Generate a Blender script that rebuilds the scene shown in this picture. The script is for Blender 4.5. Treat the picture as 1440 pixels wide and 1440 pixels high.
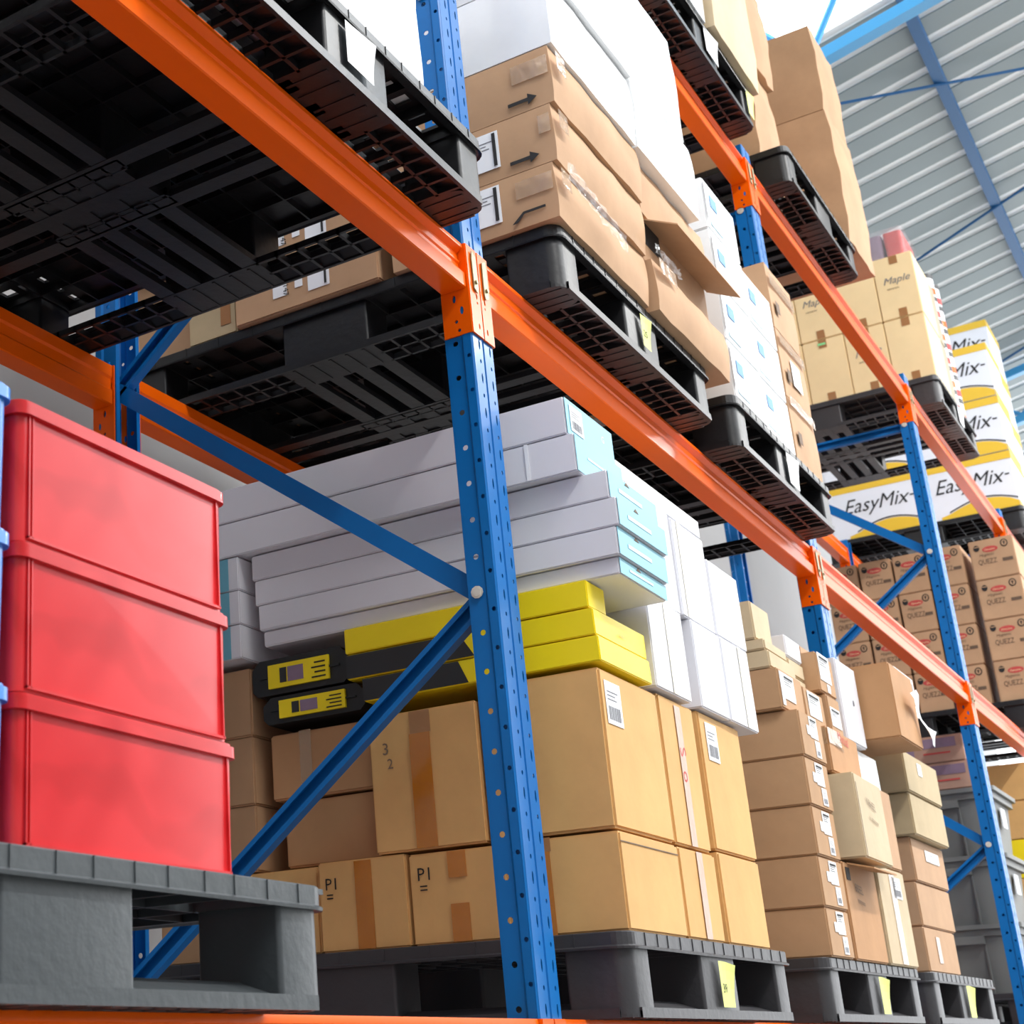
import bpy, bmesh, math, random
from mathutils import Matrix, Vector
random.seed(7)
for o in list(bpy.data.objects): bpy.data.objects.remove(o)
C = bpy.context.scene.collection
SC = bpy.context.scene
# ---------------------------------------------------------------- camera, light, exposure
# rack coordinates: X runs along the beams, Y into the rack, Z up; Z=0 is the top of the lowest beam in view
cam_d = bpy.data.cameras.new('camera'); cam = bpy.data.objects.new('camera', cam_d); C.objects.link(cam)
R_ = Vector((0.58293638, -0.81197025, -0.02982433)); U_ = Vector((-0.26020462, -0.22132948, 0.93984404)); F_ = Vector((0.7697264, 0.54010886, 0.34029941))
M = Matrix((R_, U_, -F_)).transposed().to_4x4(); M.translation = Vector((-2.5948, -1.1493, -0.0651))
cam.matrix_world = M
cam_d.sensor_fit = 'HORIZONTAL'; cam_d.sensor_width = 24.0; cam_d.lens = 24.0 * 2169.9958 / 1440
cam_d.shift_x = (720 - 283.95) / 1440; cam_d.shift_y = -(720 - 718.97) / 1440
cam_d.clip_start = 0.05; cam_d.clip_end = 200
cam_d.dof.use_dof = True; cam_d.dof.focus_distance = 2.9; cam_d.dof.aperture_fstop = 7.0
SC.camera = cam
SC.view_settings.view_transform = 'Standard'; SC.view_settings.look = 'None'
SC.view_settings.gamma = 1.0; SC.view_settings.use_curve_mapping = False
SC.view_settings.exposure = -0.42
w = bpy.data.worlds.new('daylight'); SC.world = w; w.use_nodes = True
wn = w.node_tree.nodes; bg = wn['Background']; bg.inputs[0].default_value = (0.95, 0.975, 1.0, 1); bg.inputs[1].default_value = 5.0

def area(name, loc, size, size_y, power, target=None, col=(1, 1, 1)):
    d = bpy.data.lights.new(name, 'AREA'); d.shape = 'RECTANGLE'; d.size = size; d.size_y = size_y; d.energy = power; d.color = col
    o = bpy.data.objects.new(name, d); C.objects.link(o); o.location = loc
    if target is not None:
        o.rotation_euler = (Vector(target) - Vector(loc)).to_track_quat('-Z', 'Y').to_euler()
    return o
# unseen strip lamps added to light the aisle (their housings are built further down)
ADDED_LAMPS = [(-1.0, -3.4, 5.3), (3.0, -3.4, 5.3), (7.0, -3.4, 5.3), (11.0, -3.4, 5.3)]
for i, p in enumerate(ADDED_LAMPS):
    area('added_strip_light', (p[0], p[1], p[2] - 0.10), 1.5, 0.25, 300, (p[0], p[1] + 0.6, -1.6), (1, 0.98, 0.95))

# ---------------------------------------------------------------- materials
def lin(c):
    c = c / 255.0
    return c / 12.92 if c <= 0.04045 else ((c + 0.055) / 1.055) ** 2.4
def rgb(r, g, b): return (lin(r), lin(g), lin(b), 1)
MATS = {}
def mat(name, col, rough=0.5, spec=0.5, metal=0.0, var=0.0, vscale=6.0, bump=0.0, bscale=60.0, stretch=(1, 1, 1), dirt=None, coat=0.0, emit=None, alpha=None, trans=0.0):
    m = bpy.data.materials.new(name); m.use_nodes = True; nt = m.node_tree; b = nt.nodes['Principled BSDF']
    b.inputs['Base Color'].default_value = col; b.inputs['Roughness'].default_value = rough
    b.inputs['Specular IOR Level'].default_value = spec; b.inputs['Metallic'].default_value = metal
    b.inputs['Coat Weight'].default_value = coat; b.inputs['Coat Roughness'].default_value = 0.12
    if trans: b.inputs['Transmission Weight'].default_value = trans
    if alpha is not None: b.inputs['Alpha'].default_value = alpha
    if emit:
        b.inputs['Emission Color'].default_value = emit[0]; b.inputs['Emission Strength'].default_value = emit[1]
    if var or bump or dirt:
        tc = nt.nodes.new('ShaderNodeTexCoord'); mp = nt.nodes.new('ShaderNodeMapping'); mp.inputs['Scale'].default_value = stretch
        nt.links.new(tc.outputs['Object'], mp.inputs['Vector'])
    if var or dirt:
        n = nt.nodes.new('ShaderNodeTexNoise'); n.inputs['Scale'].default_value = vscale; n.inputs['Detail'].default_value = 5; n.inputs['Roughness'].default_value = 0.6
        nt.links.new(mp.outputs[0], n.inputs['Vector'])
        rp = nt.nodes.new('ShaderNodeValToRGB'); rp.color_ramp.elements[0].position = 0.3; rp.color_ramp.elements[1].position = 0.72
        c0 = dirt if dirt else tuple(max(0, x * (1 - var)) for x in col[:3]) + (1,)
        c1 = tuple(min(1, x * (1 + var * 0.6)) for x in col[:3]) + (1,)
        rp.color_ramp.elements[0].color = c0; rp.color_ramp.elements[1].color = c1
        nt.links.new(n.outputs['Fac'], rp.inputs[0]); nt.links.new(rp.outputs[0], b.inputs['Base Color'])
    if bump:
        n2 = nt.nodes.new('ShaderNodeTexNoise'); n2.inputs['Scale'].default_value = bscale; n2.inputs['Detail'].default_value = 3
        nt.links.new(mp.outputs[0], n2.inputs['Vector'])
        bn = nt.nodes.new('ShaderNodeBump'); bn.inputs['Strength'].default_value = bump; bn.inputs['Distance'].default_value = 0.004
        nt.links.new(n2.outputs['Fac'], bn.inputs['Height']); nt.links.new(bn.outputs[0], b.inputs['Normal'])
    MATS[name] = m
    return m
def card(name, r, g, b_, var=0.13):
    return mat(name, rgb(r, g, b_), rough=0.72, spec=0.25, var=var, vscale=4.5, bump=0.35, bscale=14)
K_GOLD = card('cardboard_golden', 220, 173, 112)
K_TAN = card('cardboard_tan', 186, 148, 112)
K_BROWN = card('cardboard_brown', 188, 143, 102)
K_PALE = card('cardboard_pale', 204, 184, 152)
K_OLIVE = card('cardboard_dull', 190, 170, 135)
K_CREAM = card('cardboard_cream', 242, 216, 168, 0.06)
K_SHIP = card('cardboard_shipping', 190, 152, 118)
K_PRINT = card('cardboard_printed', 186, 150, 130, 0.2)
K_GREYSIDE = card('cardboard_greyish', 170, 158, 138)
WHITE = mat('white_card', rgb(226, 226, 232), rough=0.5, spec=0.4, var=0.04, vscale=3, bump=0.15, bscale=10)
WHITEW = mat('white_wrapped_card', rgb(236, 238, 240), rough=0.35, spec=0.5, var=0.05, vscale=5, bump=0.6, bscale=9, coat=0.3)
CYAN = mat('light_blue_print', rgb(112, 178, 198), rough=0.45, spec=0.4, var=0.05, vscale=3)
CYAN2 = mat('pale_blue_print', rgb(190, 226, 240), rough=0.45)
YELL = mat('yellow_print', rgb(250, 224, 22), rough=0.45, spec=0.4, var=0.06, vscale=3, bump=0.15, bscale=8)
DARKP = mat('black_print', rgb(38, 38, 40), rough=0.5)
INK = mat('ink', rgb(30, 28, 28), rough=0.7)
INKF = mat('faded_ink', rgb(120, 100, 84), rough=0.8)
INKG = mat('grey_ink', rgb(120, 120, 126), rough=0.7)
REDINK = mat('red_ink', rgb(196, 74, 70), rough=0.7)
BLUINK = mat('blue_ink', rgb(96, 150, 205), rough=0.6)
PURP = mat('purple_print', rgb(138, 116, 136), rough=0.7, var=0.15, vscale=14)
GREENS = mat('green_sticker', rgb(140, 220, 150), rough=0.6)
TAPE_O = mat('orange_brown_tape', rgb(186, 112, 20), rough=0.22, spec=0.6, var=0.1, vscale=8, coat=0.4, bump=0.3, bscale=24)
TAPE_T = mat('tan_tape', rgb(164, 116, 74), rough=0.3, spec=0.4, coat=0.15, bump=0.3, bscale=30)
TAPE_P = mat('pale_tape', rgb(226, 220, 196), rough=0.3, spec=0.6, coat=0.3)
TAPE_C = mat('clear_tape', rgb(204, 172, 138), rough=0.14, spec=0.8, coat=0.6, bump=1.0, bscale=34, alpha=0.45)
FILM = mat('stretch_film', rgb(240, 244, 248), rough=0.08, spec=1.0, coat=0.8, bump=1.0, bscale=22, alpha=0.15)
ORANGE = mat('orange_paint', rgb(244, 98, 4), rough=0.34, spec=0.14, var=0.05, vscale=4, coat=0.03, stretch=(0.4, 3, 3))
BLUE = mat('blue_paint', rgb(14, 108, 182), rough=0.36, spec=0.25, var=0.07, vscale=6, coat=0.04)
PL_BLACK = mat('black_plastic', rgb(20, 20, 23), rough=0.42, spec=0.45, var=0.25, vscale=9, bump=0.2, bscale=50)
PL_GREY = mat('grey_plastic', rgb(64, 69, 72), rough=0.42, spec=0.5, var=0.12, vscale=5, bump=0.2, bscale=60)
PL_MID = mat('dark_grey_plastic', rgb(54, 53, 56), rough=0.45, spec=0.5, var=0.15, vscale=6, bump=0.2, bscale=60)
PL_CRATE = mat('crate_plastic', rgb(112, 114, 112), rough=0.5, var=0.08, vscale=4)
PL_CASE = mat('case_plastic', rgb(26, 27, 29), rough=0.5)
BINBLUE = mat('bin_blue_plastic', rgb(26, 122, 206), rough=0.3, coat=0.3)
STEEL = mat('zinc_steel', rgb(150, 142, 104), rough=0.4, metal=0.3, var=0.2, vscale=40)
BOLT = mat('bolt_steel', rgb(225, 222, 212), rough=0.4, metal=0.35)
NOTE = mat('yellow_note_paper', rgb(232, 240, 140), rough=0.7)
PAPER = mat('white_paper', rgb(240, 242, 246), rough=0.6)
CONC = mat('concrete_floor', rgb(132, 132, 130), rough=0.55, var=0.12, vscale=1.2, bump=0.2, bscale=20)
WALLM = mat('wall_paint', rgb(176, 176, 176), rough=0.8, var=0.05, vscale=1.5)
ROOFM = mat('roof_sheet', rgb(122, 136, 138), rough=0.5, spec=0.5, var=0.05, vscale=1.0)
RIB_LIT = mat('roof_rib_lit_sheet', rgb(242, 246, 246), rough=0.6, var=0.04, vscale=1.0)  # near-white stands for the light caught by the rib slopes
SKYL = mat('skylight_sheet', rgb(235, 242, 245), rough=0.5, emit=((0.88, 0.96, 1.0, 1), 5.5))
LAMPM = mat('lamp_tube', rgb(255, 255, 255), rough=0.5, emit=((1, 0.98, 0.95, 1), 9.0))
LAMPH = mat('lamp_housing', rgb(200, 202, 204), rough=0.4)
TRUSS_LIT = mat('truss_lit_blue_paint', rgb(74, 168, 226), rough=0.4)  # blue lightened to carry the strong light on the chord
PURLB = mat('purlin_blue_paint', rgb(20, 92, 146), rough=0.55)
# scuffed red bin plastic: pale rub marks
RED = bpy.data.materials.new('red_bin_plastic'); RED.use_nodes = True
def _red():
    nt = RED.node_tree; b = nt.nodes['Principled BSDF']; b.inputs['Roughness'].default_value = 0.3; b.inputs['Coat Weight'].default_value = 0.15; b.inputs['Specular IOR Level'].default_value = 0.35
    tc = nt.nodes.new('ShaderNodeTexCoord'); n = nt.nodes.new('ShaderNodeTexNoise'); n.inputs['Scale'].default_value = 3.2; n.inputs['Detail'].default_value = 2; n.inputs['Distortion'].default_value = 1.2
    wv = nt.nodes.new('ShaderNodeTexWave'); wv.wave_type = 'RINGS'; wv.inputs['Scale'].default_value = 7; wv.inputs['Distortion'].default_value = 5; wv.inputs['Detail'].default_value = 2; wv.inputs['Detail Scale'].default_value = 0.7
    nt.links.new(tc.outputs['Object'], n.inputs['Vector']); nt.links.new(tc.outputs['Object'], wv.inputs['Vector'])
    r1 = nt.nodes.new('ShaderNodeValToRGB'); r1.color_ramp.elements[0].position = 0.40; r1.color_ramp.elements[1].position = 0.60
    r1.color_ramp.elements[0].color = rgb(196, 16, 26); r1.color_ramp.elements[1].color = rgb(216, 44, 48)
    nt.links.new(n.outputs['Fac'], r1.inputs[0])
    mx = nt.nodes.new('ShaderNodeMixRGB'); mx.blend_type = 'MULTIPLY'; mx.inputs[2].default_value = (0.86, 0.62, 0.62, 1)
    mm = nt.nodes.new('ShaderNodeMath'); mm.operation = 'MULTIPLY'; mm.inputs[1].default_value = 0.75
    r2 = nt.nodes.new('ShaderNodeValToRGB'); r2.color_ramp.elements[0].position = 0.75; r2.color_ramp.elements[1].position = 0.95
    nt.links.new(wv.outputs['Fac'], r2.inputs[0]); nt.links.new(r2.outputs[0], mm.inputs[0]); nt.links.new(mm.outputs[0], mx.inputs[0])
    nt.links.new(r1.outputs[0], mx.inputs[1]); nt.links.new(mx.outputs[0], b.inputs['Base Color'])
_red()

# ---------------------------------------------------------------- mesh helpers
class MB:
    def __init__(s): s.v = []; s.f = []
    def add(s, vs, fs):
        n = len(s.v); s.v += [tuple(p) for p in vs]; s.f += [tuple(i + n for i in f) for f in fs]; return s
    def box(s, x0, x1, y0, y1, z0, z1):
        return s.add([(x0, y0, z0), (x1, y0, z0), (x1, y1, z0), (x0, y1, z0), (x0, y0, z1), (x1, y0, z1), (x1, y1, z1), (x0, y1, z1)],
                     [(0, 3, 2, 1), (4, 5, 6, 7), (0, 1, 5, 4), (1, 2, 6, 5), (2, 3, 7, 6), (3, 0, 4, 7)])
    def prism(s, pts, axis, a, b, caps=True):
        """closed polygon pts (2D) extruded along axis from a to b"""
        def P(p, t): return (t, p[0], p[1]) if axis == 'X' else ((p[0], t, p[1]) if axis == 'Y' else (p[0], p[1], t))
        n = len(pts); vs = [P(p, a) for p in pts] + [P(p, b) for p in pts]
        fs = [(i, (i + 1) % n, n + (i + 1) % n, n + i) for i in range(n)]
        if caps: fs += [tuple(range(n))[::-1], tuple(range(n, 2 * n))]
        return s.add(vs, fs)
    def rbox(s, x0, x1, y0, y1, z0, z1, r, seg=4, taper=0.0):
        def ring(t):
            pts = []
            for cx, cy, a0 in ((x1 - r, y1 - r, 0), (x0 + r, y1 - r, 90), (x0 + r, y0 + r, 180), (x1 - r, y0 + r, 270)):
                for k in range(seg + 1):
                    a = math.radians(a0 + 90 * k / seg); pts.append((cx + r * math.cos(a), cy + r * math.sin(a)))
            mx, my = (x0 + x1) / 2, (y0 + y1) / 2
            return [(mx + (p[0] - mx) * (1 - t / max(.001, (x1 - x0) / 2)), my + (p[1] - my) * (1 - t / max(.001, (y1 - y0) / 2))) for p in pts]
        a = ring(taper); b = ring(0); n = len(a)
        return s.add([(p[0], p[1], z0) for p in a] + [(p[0], p[1], z1) for p in b],
                     [(i, (i + 1) % n, n + (i + 1) % n, n + i) for i in range(n)] + [tuple(range(n))[::-1], tuple(range(n, 2 * n))])
    def tube(s, p, q, r, seg=8):
        p, q = Vector(p), Vector(q); d = (q - p).normalized(); a = d.orthogonal().normalized(); b = d.cross(a)
        vs = []
        for c in (p, q):
            for k in range(seg):
                t = 2 * math.pi * k / seg; vs.append(c + (a * math.cos(t) + b * math.sin(t)) * r)
        return s.add(vs, [(i, (i + 1) % seg, seg + (i + 1) % seg, seg + i) for i in range(seg)] + [tuple(range(seg))[::-1], tuple(range(seg, 2 * seg))])
    def holed(s, org, ud, vd, u0, u1, v0, v1, holes):
        """flat strip with holes; holes = (u, v, half width, half height) at increasing v"""
        org, ud, vd = Vector(org), Vector(ud), Vector(vd)
        P = lambda u, v: org + ud * u + vd * v
        holes = sorted([h for h in holes if h[1] - h[3] > v0 and h[1] + h[3] < v1], key=lambda h: h[1])
        if not holes: return s.add([P(u0, v0), P(u1, v0), P(u1, v1), P(u0, v1)], [(0, 1, 2, 3)])
        edges = [v0] + [(holes[i][1] + holes[i + 1][1]) / 2 for i in range(len(holes) - 1)] + [v1]
        for i, (hu, hv, hw, hh) in enumerate(holes):
            b0, b1 = edges[i], edges[i + 1]
            c = [P(u0, b0), P(u1, b0), P(u1, b1), P(u0, b1)]
            o = []
            for k in range(8):
                t = math.radians(22.5 + 45 * k); cu, sv = math.cos(t), math.sin(t)
                o.append(P(hu + hw * cu * 1.04, hv + hh * sv * 1.04))
            s.add(c + o, [(0, 1, 10, 9), (1, 2, 4, 11), (2, 3, 6, 5), (3, 0, 8, 7), (1, 11, 10), (2, 5, 4), (3, 7, 6), (0, 9, 8)])
        return s
    def mesh(s, name):
        me = bpy.data.meshes.new(name); me.from_pydata(s.v, [], s.f); me.update(); return me

def link(name, me, m, parent=None, smooth=None, fix=True):
    if fix:
        bm = bmesh.new(); bm.from_mesh(me); bmesh.ops.recalc_face_normals(bm, faces=bm.faces); bm.to_mesh(me); bm.free()
    o = bpy.data.objects.new(name, me); C.objects.link(o)
    if m and not me.materials: me.materials.append(m)
    if m and me.materials[0] is not m:
        o.material_slots[0].link = 'OBJECT'; o.material_slots[0].material = m
    if parent: o.parent = parent
    if smooth:
        me.shade_smooth(); me.set_sharp_from_angle(angle=math.radians(smooth))
    return o
def obj(name, mb, m, parent=None, smooth=None): return link(name, mb.mesh(name), m, parent, smooth)
def tag(o, label=None, cat=None, group=None, kind=None):
    if label: o['label'] = label
    if cat: o['category'] = cat
    if group: o['group'] = group
    if kind: o['kind'] = kind
    return o
def empty(name, loc, rz=0):
    o = bpy.data.objects.new(name, None); C.objects.link(o); o.location = loc; o.rotation_euler = (0, 0, rz); o.empty_display_size = 0.1; return o
def dup_child(src, parent, mtl=None):
    c = src.copy(); C.objects.link(c); c.parent = parent
    if mtl and c.type == 'MESH':
        c.material_slots[0].link = 'OBJECT'; c.material_slots[0].material = mtl
    for ch in src.children: dup_child(ch, c, mtl)
    return c
def dup(src, loc, rz=0.0, mtl=None):
    r = src.copy(); C.objects.link(r); r.location = loc; r.rotation_euler = (0, 0, rz)
    for ch in src.children: dup_child(ch, r, mtl)
    return r

_txt = {}
def text_mesh(s, size, shear=0.0, bold=0.0):
    k = (s, size, shear, bold)
    if k not in _txt:
        c = bpy.data.curves.new('lettering', 'FONT'); c.body = s; c.size = size; c.shear = shear; c.offset = bold; c.resolution_u = 2
        o = bpy.data.objects.new('tmp', c); C.objects.link(o)
        dg = bpy.context.evaluated_depsgraph_get(); me = bpy.data.meshes.new_from_object(o.evaluated_get(dg))
        bpy.data.objects.remove(o); me.name = 'lettering'; me.materials.clear(); _txt[k] = me
    return _txt[k]
def face_matrix(face):
    if face == 'L': return Matrix(((0, 0, -1, 0), (-1, 0, 0, 0), (0, 1, 0, 0), (0, 0, 0, 1)))
    return Matrix(((1, 0, 0, 0), (0, 0, -1, 0), (0, 1, 0, 0), (0, 0, 0, 1)))

# ---------------------------------------------------------------- boxes
class Box:
    """a carton between two corners; decals are placed on its 'L' (-X) or 'F' (aisle) face in metres from the left / bottom as seen"""
    def __init__(s, name, label, cat, x0, x1, y0, y1, z0, z1, m, group=None, rz=0.0, bulge=0.0, bev=0.004, lean=0.0, skew=0.0):
        s.lx, s.ly, s.lz = x1 - x0 - 0.003, y1 - y0 - 0.003, z1 - z0 - 0.0015
        s.root = empty(name, ((x0 + x1) / 2, (y0 + y1) / 2, z0), math.radians(rz)); tag(s.root, label, cat, group)
        bm = bmesh.new(); bmesh.ops.create_cube(bm, size=1.0)
        for v in bm.verts: v.co = Vector((v.co.x * s.lx, v.co.y * s.ly, (v.co.z + 0.5) * s.lz))
        if bulge:
            bmesh.ops.subdivide_edges(bm, edges=bm.edges[:], cuts=5, use_grid_fill=True)
            for v in bm.verts:
                zz = v.co.z / s.lz; wv = math.sin(math.pi * min(max(zz, 0), 1))
                if v.co.y < -s.ly / 2 + 1e-4: v.co.y -= bulge * wv * (0.4 + 0.6 * math.cos(math.pi * v.co.x / s.lx)) + bulge * 0.15 * math.sin(v.co.x * 40 + v.co.z * 30)
                if v.co.x < -s.lx / 2 + 1e-4: v.co.x -= bulge * 0.4 * wv * (0.4 + 0.6 * math.cos(math.pi * v.co.y / s.ly))
        else:
            for v in bm.verts:
                v.co.x += random.uniform(-1, 1) * 0.0006; v.co.y += random.uniform(-1, 1) * 0.0006
            bmesh.ops.bevel(bm, geom=bm.edges[:], offset=bev, segments=2, affect='EDGES')
        for v in bm.verts:
            v.co.y += lean * v.co.z / s.lz; v.co.x += skew * v.co.z / s.lz
        me = bpy.data.meshes.new('carton_body'); bm.to_mesh(me); bm.free()
        s.body = link('body', me, m, s.root, smooth=40 if bulge else None)
        s.bulge = bulge; s.off = 0.0028 if bulge else 0.0012
    def _P(s, face, u, v, d):
        if face == 'L': return (-s.lx / 2 - d, s.ly / 2 - u, v)
        if face == 'F': return (-s.lx / 2 + u, -s.ly / 2 - d, v)
        return (-s.lx / 2 + u, s.ly / 2 - v, s.lz + d)
    def decal(s, name, face, u0, u1, v0, v1, m, d=0.0, t=0.0008, label=None, parent=None):
        off = s.off + d + (s.bulge * 1.05 if face == 'F' and s.bulge else 0)
        p = [s._P(face, u, v, off) for u, v in ((u0, v0), (u1, v0), (u1, v1), (u0, v1))] + [s._P(face, u, v, off + t) for u, v in ((u0, v0), (u1, v0), (u1, v1), (u0, v1))]
        mb = MB().add(p, [(0, 3, 2, 1), (4, 5, 6, 7), (0, 1, 5, 4), (1, 2, 6, 5), (2, 3, 7, 6), (3, 0, 4, 7)])
        o = obj(name, mb, m, parent or s.root)
        if label: o['label'] = label
        return o
    def poly(s, name, face, pts, m, d=0.0, t=0.0008, label=None, parent=None):
        off = s.off + d; n = len(pts)
        vs = [s._P(face, u, v, off) for u, v in pts] + [s._P(face, u, v, off + t) for u, v in pts]
        o = obj(name, MB().add(vs, [(i, (i + 1) % n, n + (i + 1) % n, n + i) for i in range(n)] + [tuple(range(n))[::-1], tuple(range(n, 2 * n))]), m, parent or s.root)
        if label: o['label'] = label
        return o
    def text(s, name, face, u, v, string, size, m, shear=0.0, d=0.001, rot=0.0, bold=0.0, sx=1.0):
        me = text_mesh(string, size, shear, bold)
        o = bpy.data.objects.new(name, me); C.objects.link(o); o.parent = s.root
        if not me.materials: me.materials.append(m)
        o.material_slots[0].link = 'OBJECT'; o.material_slots[0].material = m
        mt = face_matrix(face) @ Matrix.Rotation(math.radians(rot), 4, 'Z') @ Matrix.Diagonal((sx, 1, 1, 1)); off = s.off + d
        mt.translation = Vector(s._P(face, u, v, off)); o.matrix_local = mt
        return o
    def sheet(s, face, u0, u1, v0, v1, bars=True, name='paper_label', head=False):
        """a printed white label: paper with its lines of print and barcode"""
        o = s.decal(name, face, u0, u1, v0, v1, PAPER)
        W, H = u1 - u0, v1 - v0; mb = MB(); off = s.off + 0.0012
        def q(a, b, c, d):
            p = [s._P(face, u, v, off) for u, v in ((u0 + a * W, v0 + c * H), (u0 + b * W, v0 + c * H), (u0 + b * W, v0 + d * H), (u0 + a * W, v0 + d * H))]
            mb.add(p, [(0, 1, 2, 3)])
        if head: q(.1, .9, .8, .9)
        for k, ww in enumerate((.7, .5, .6)): q(.1, .1 + ww, .74 - k * .09, .77 - k * .09)
        if bars:
            x = .12
            while x < .86:
                bw = random.choice((.02, .035, .05)); q(x, x + bw, .1, .42); x += bw + random.choice((.02, .03))
        pr = obj('print', mb, INKG if not head else INK, o)
        return o
    def flap(s, face_y_sign, u0, u1, length, angle, m, top=True, label=None):
        """an open flap hinged on the aisle-side top or bottom edge"""
        z = s.lz if top else 0.0; y = -s.ly / 2; a = math.radians(angle)
        dy, dz = -math.cos(a) * length, math.sin(a) * length; t = 0.004
        x0, x1 = -s.lx / 2 + u0, -s.lx / 2 + u1
        vs = [(x0, y, z), (x1, y, z), (x1, y + dy, z + dz), (x0, y + dy, z + dz), (x0, y, z - t), (x1, y, z - t), (x1, y + dy, z + dz - t), (x0, y + dy, z + dz - t)]
        o = obj('flap', MB().add(vs, [(0, 1, 2, 3), (7, 6, 5, 4), (0, 4, 5, 1), (1, 5, 6, 2), (2, 6, 7, 3), (3, 7, 4, 0)]), m, s.root)
        if label: o['label'] = label
        return o

# ---------------------------------------------------------------- structure
FLOOR = -1.65
tag(obj('floor', MB().box(-6, 18, -9, 2.4, FLOOR - 0.1, FLOOR), CONC), kind='structure', label='light grey concrete warehouse floor')
tag(obj('wall_back', MB().box(-6, 18, 1.75, 1.85, FLOOR, 5.7), WALLM), kind='structure', label='plain grey back wall seen between the racks')
S = 0.22; ZR = 6.0
def zr(y): return ZR - S * y
roof = empty('ceiling', (0, 0, 0)); tag(roof, 'corrugated grey metal roof sloping over the racks', kind='structure')
# pan sheets with raised ribs (lit look painted pale) every 0.31 m, running down the slope
pitch = 0.31; xr = 6.727 - 24 * pitch; panel_k = 0
Y0, Y1 = -7.5, 1.8
while xr < 18:
    mb = MB()
    sky = 4.6 < xr + pitch < 6.5
    a, b_ = xr + 0.05, xr + pitch - 0.05
    mb.add([(a, Y0, zr(Y0)), (b_, Y0, zr(Y0)), (b_, Y1, zr(Y1)), (a, Y1, zr(Y1)), (a, Y0, zr(Y0) + .01), (b_, Y0, zr(Y0) + .01), (b_, Y1, zr(Y1) + .01), (a, Y1, zr(Y1) + .01)],
           [(0, 3, 2, 1), (4, 5, 6, 7), (0, 1, 5, 4), (1, 2, 6, 5), (2, 3, 7, 6), (3, 0, 4, 7)])
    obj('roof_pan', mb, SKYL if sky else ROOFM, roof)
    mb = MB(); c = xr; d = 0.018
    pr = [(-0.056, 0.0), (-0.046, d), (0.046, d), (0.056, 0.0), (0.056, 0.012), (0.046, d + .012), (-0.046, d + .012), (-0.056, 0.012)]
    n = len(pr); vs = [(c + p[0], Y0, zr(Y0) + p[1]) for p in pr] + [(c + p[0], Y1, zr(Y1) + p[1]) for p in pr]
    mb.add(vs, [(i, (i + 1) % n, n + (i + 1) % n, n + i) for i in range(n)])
    obj('roof_rib', mb, SKYL if sky else RIB_LIT, roof)
    xr += pitch
def tilt_beam(name, x0, x1, y, hw, h, m, parent, drop=0.0):
    z = zr(y) - drop
    return obj(name, MB().box(x0, x1, y - hw, y + hw, z - h, z), m, parent)
for yy, lab in ((-0.22, 'long blue roof purlin crossing the ribs at the right'), (-1.7, 'blue roof purlin over the aisle'), (1.26, 'blue roof purlin beside the back wall')):
    tag(tilt_beam('trim_1', -6, 18, yy, 0.035, 0.07, PURLB, None, 0.005), lab, kind='structure')
BRACE_L = [((6.43, 1.25), (8.36, -1.5)), ((9.83, 0.9), (9.0, -1.5)), ((12.6, 0.9), (11.6, -1.5))]
for i, (a, b_) in enumerate(BRACE_L):
    tag(obj('roof_tie_rod', MB().tube((a[0], a[1], zr(a[1]) - 0.08), (b_[0], b_[1], zr(b_[1]) - 0.08), 0.011, 6), PURLB),
        ('thin blue tie rod crossing high above the purlin, nearest the truss', 'thin blue tie rod meeting the purlin half way down', 'thin blue tie rod low at the right edge of the roof')[i], 'tie rod', 'roof tie rods')
def truss(x, zdrop, lab, y0=-7.0, y1=1.7):
    t = empty('roof_truss', (x, 0, 0)); tag(t, lab, 'truss', 'roof trusses')
    def zl(y): return zr(y) - zdrop
    for nm, dr, hw in (('bottom_chord', zdrop, 0.045), ('top_chord', 0.09, 0.04)):
        h = 0.07; f = lambda y: zr(y) - dr
        mb = MB().add([(-hw, y0, f(y0)), (hw, y0, f(y0)), (hw, y1, f(y1)), (-hw, y1, f(y1)), (-hw, y0, f(y0) - h), (hw, y0, f(y0) - h), (hw, y1, f(y1) - h), (-hw, y1, f(y1) - h)],
                      [(0, 1, 2, 3), (7, 6, 5, 4), (0, 4, 5, 1), (1, 5, 6, 2), (2, 6, 7, 3), (3, 7, 4, 0)])
        obj(nm, mb, TRUSS_LIT, t)
    y = y0; k = 0
    while y < y1 - 0.3:
        ya, yb = y, y + 0.45
        za, zb = (zl(ya), zr(yb) - 0.13) if k % 2 == 0 else (zr(ya) - 0.13, zl(yb))
        obj('web_member', MB().tube((0, ya, za), (0, yb, zb), 0.02, 6), TRUSS_LIT, t)
        y += 0.45; k += 1
truss(5.39, 0.8, 'bright blue lattice roof truss at the top right corner')
truss(12.6, 0.55, 'far blue roof truss behind the uppermost white and yellow cartons')
tag(obj('wall_left_added', MB().box(-6.1, -6, -9, 1.85, FLOOR, 7.6), WALLM), kind='structure', label='added unseen wall on the left, blocking light')  # added out of view to keep light off the left-facing sides
tag(obj('wall_opposite_added', MB().box(-6, 18, -9.1, -9.0, FLOOR, 4.2).box(-6, 0.5, -9.1, -9.0, 4.2, 8.0), WALLM), kind='structure', label='added unseen wall across the aisle, raised at the left to block light')  # unseen; shaped so sky light enters only above it at the right
for i, p in enumerate(ADDED_LAMPS):
    t = empty('added_strip_lamp', p); tag(t, 'added unseen strip lamp over the aisle, %s from the left' % ('first', 'second', 'third', 'last')[i], 'lamp', 'added aisle strip lamps')
    obj('housing', MB().box(-0.8, 0.8, -0.14, 0.14, 0.0, 0.06), LAMPH, t)
    obj('hanger', MB().tube((0, 0, 0.06), (0, 0, zr(p[1]) - p[2]), 0.008, 6), LAMPH, t)

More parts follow.
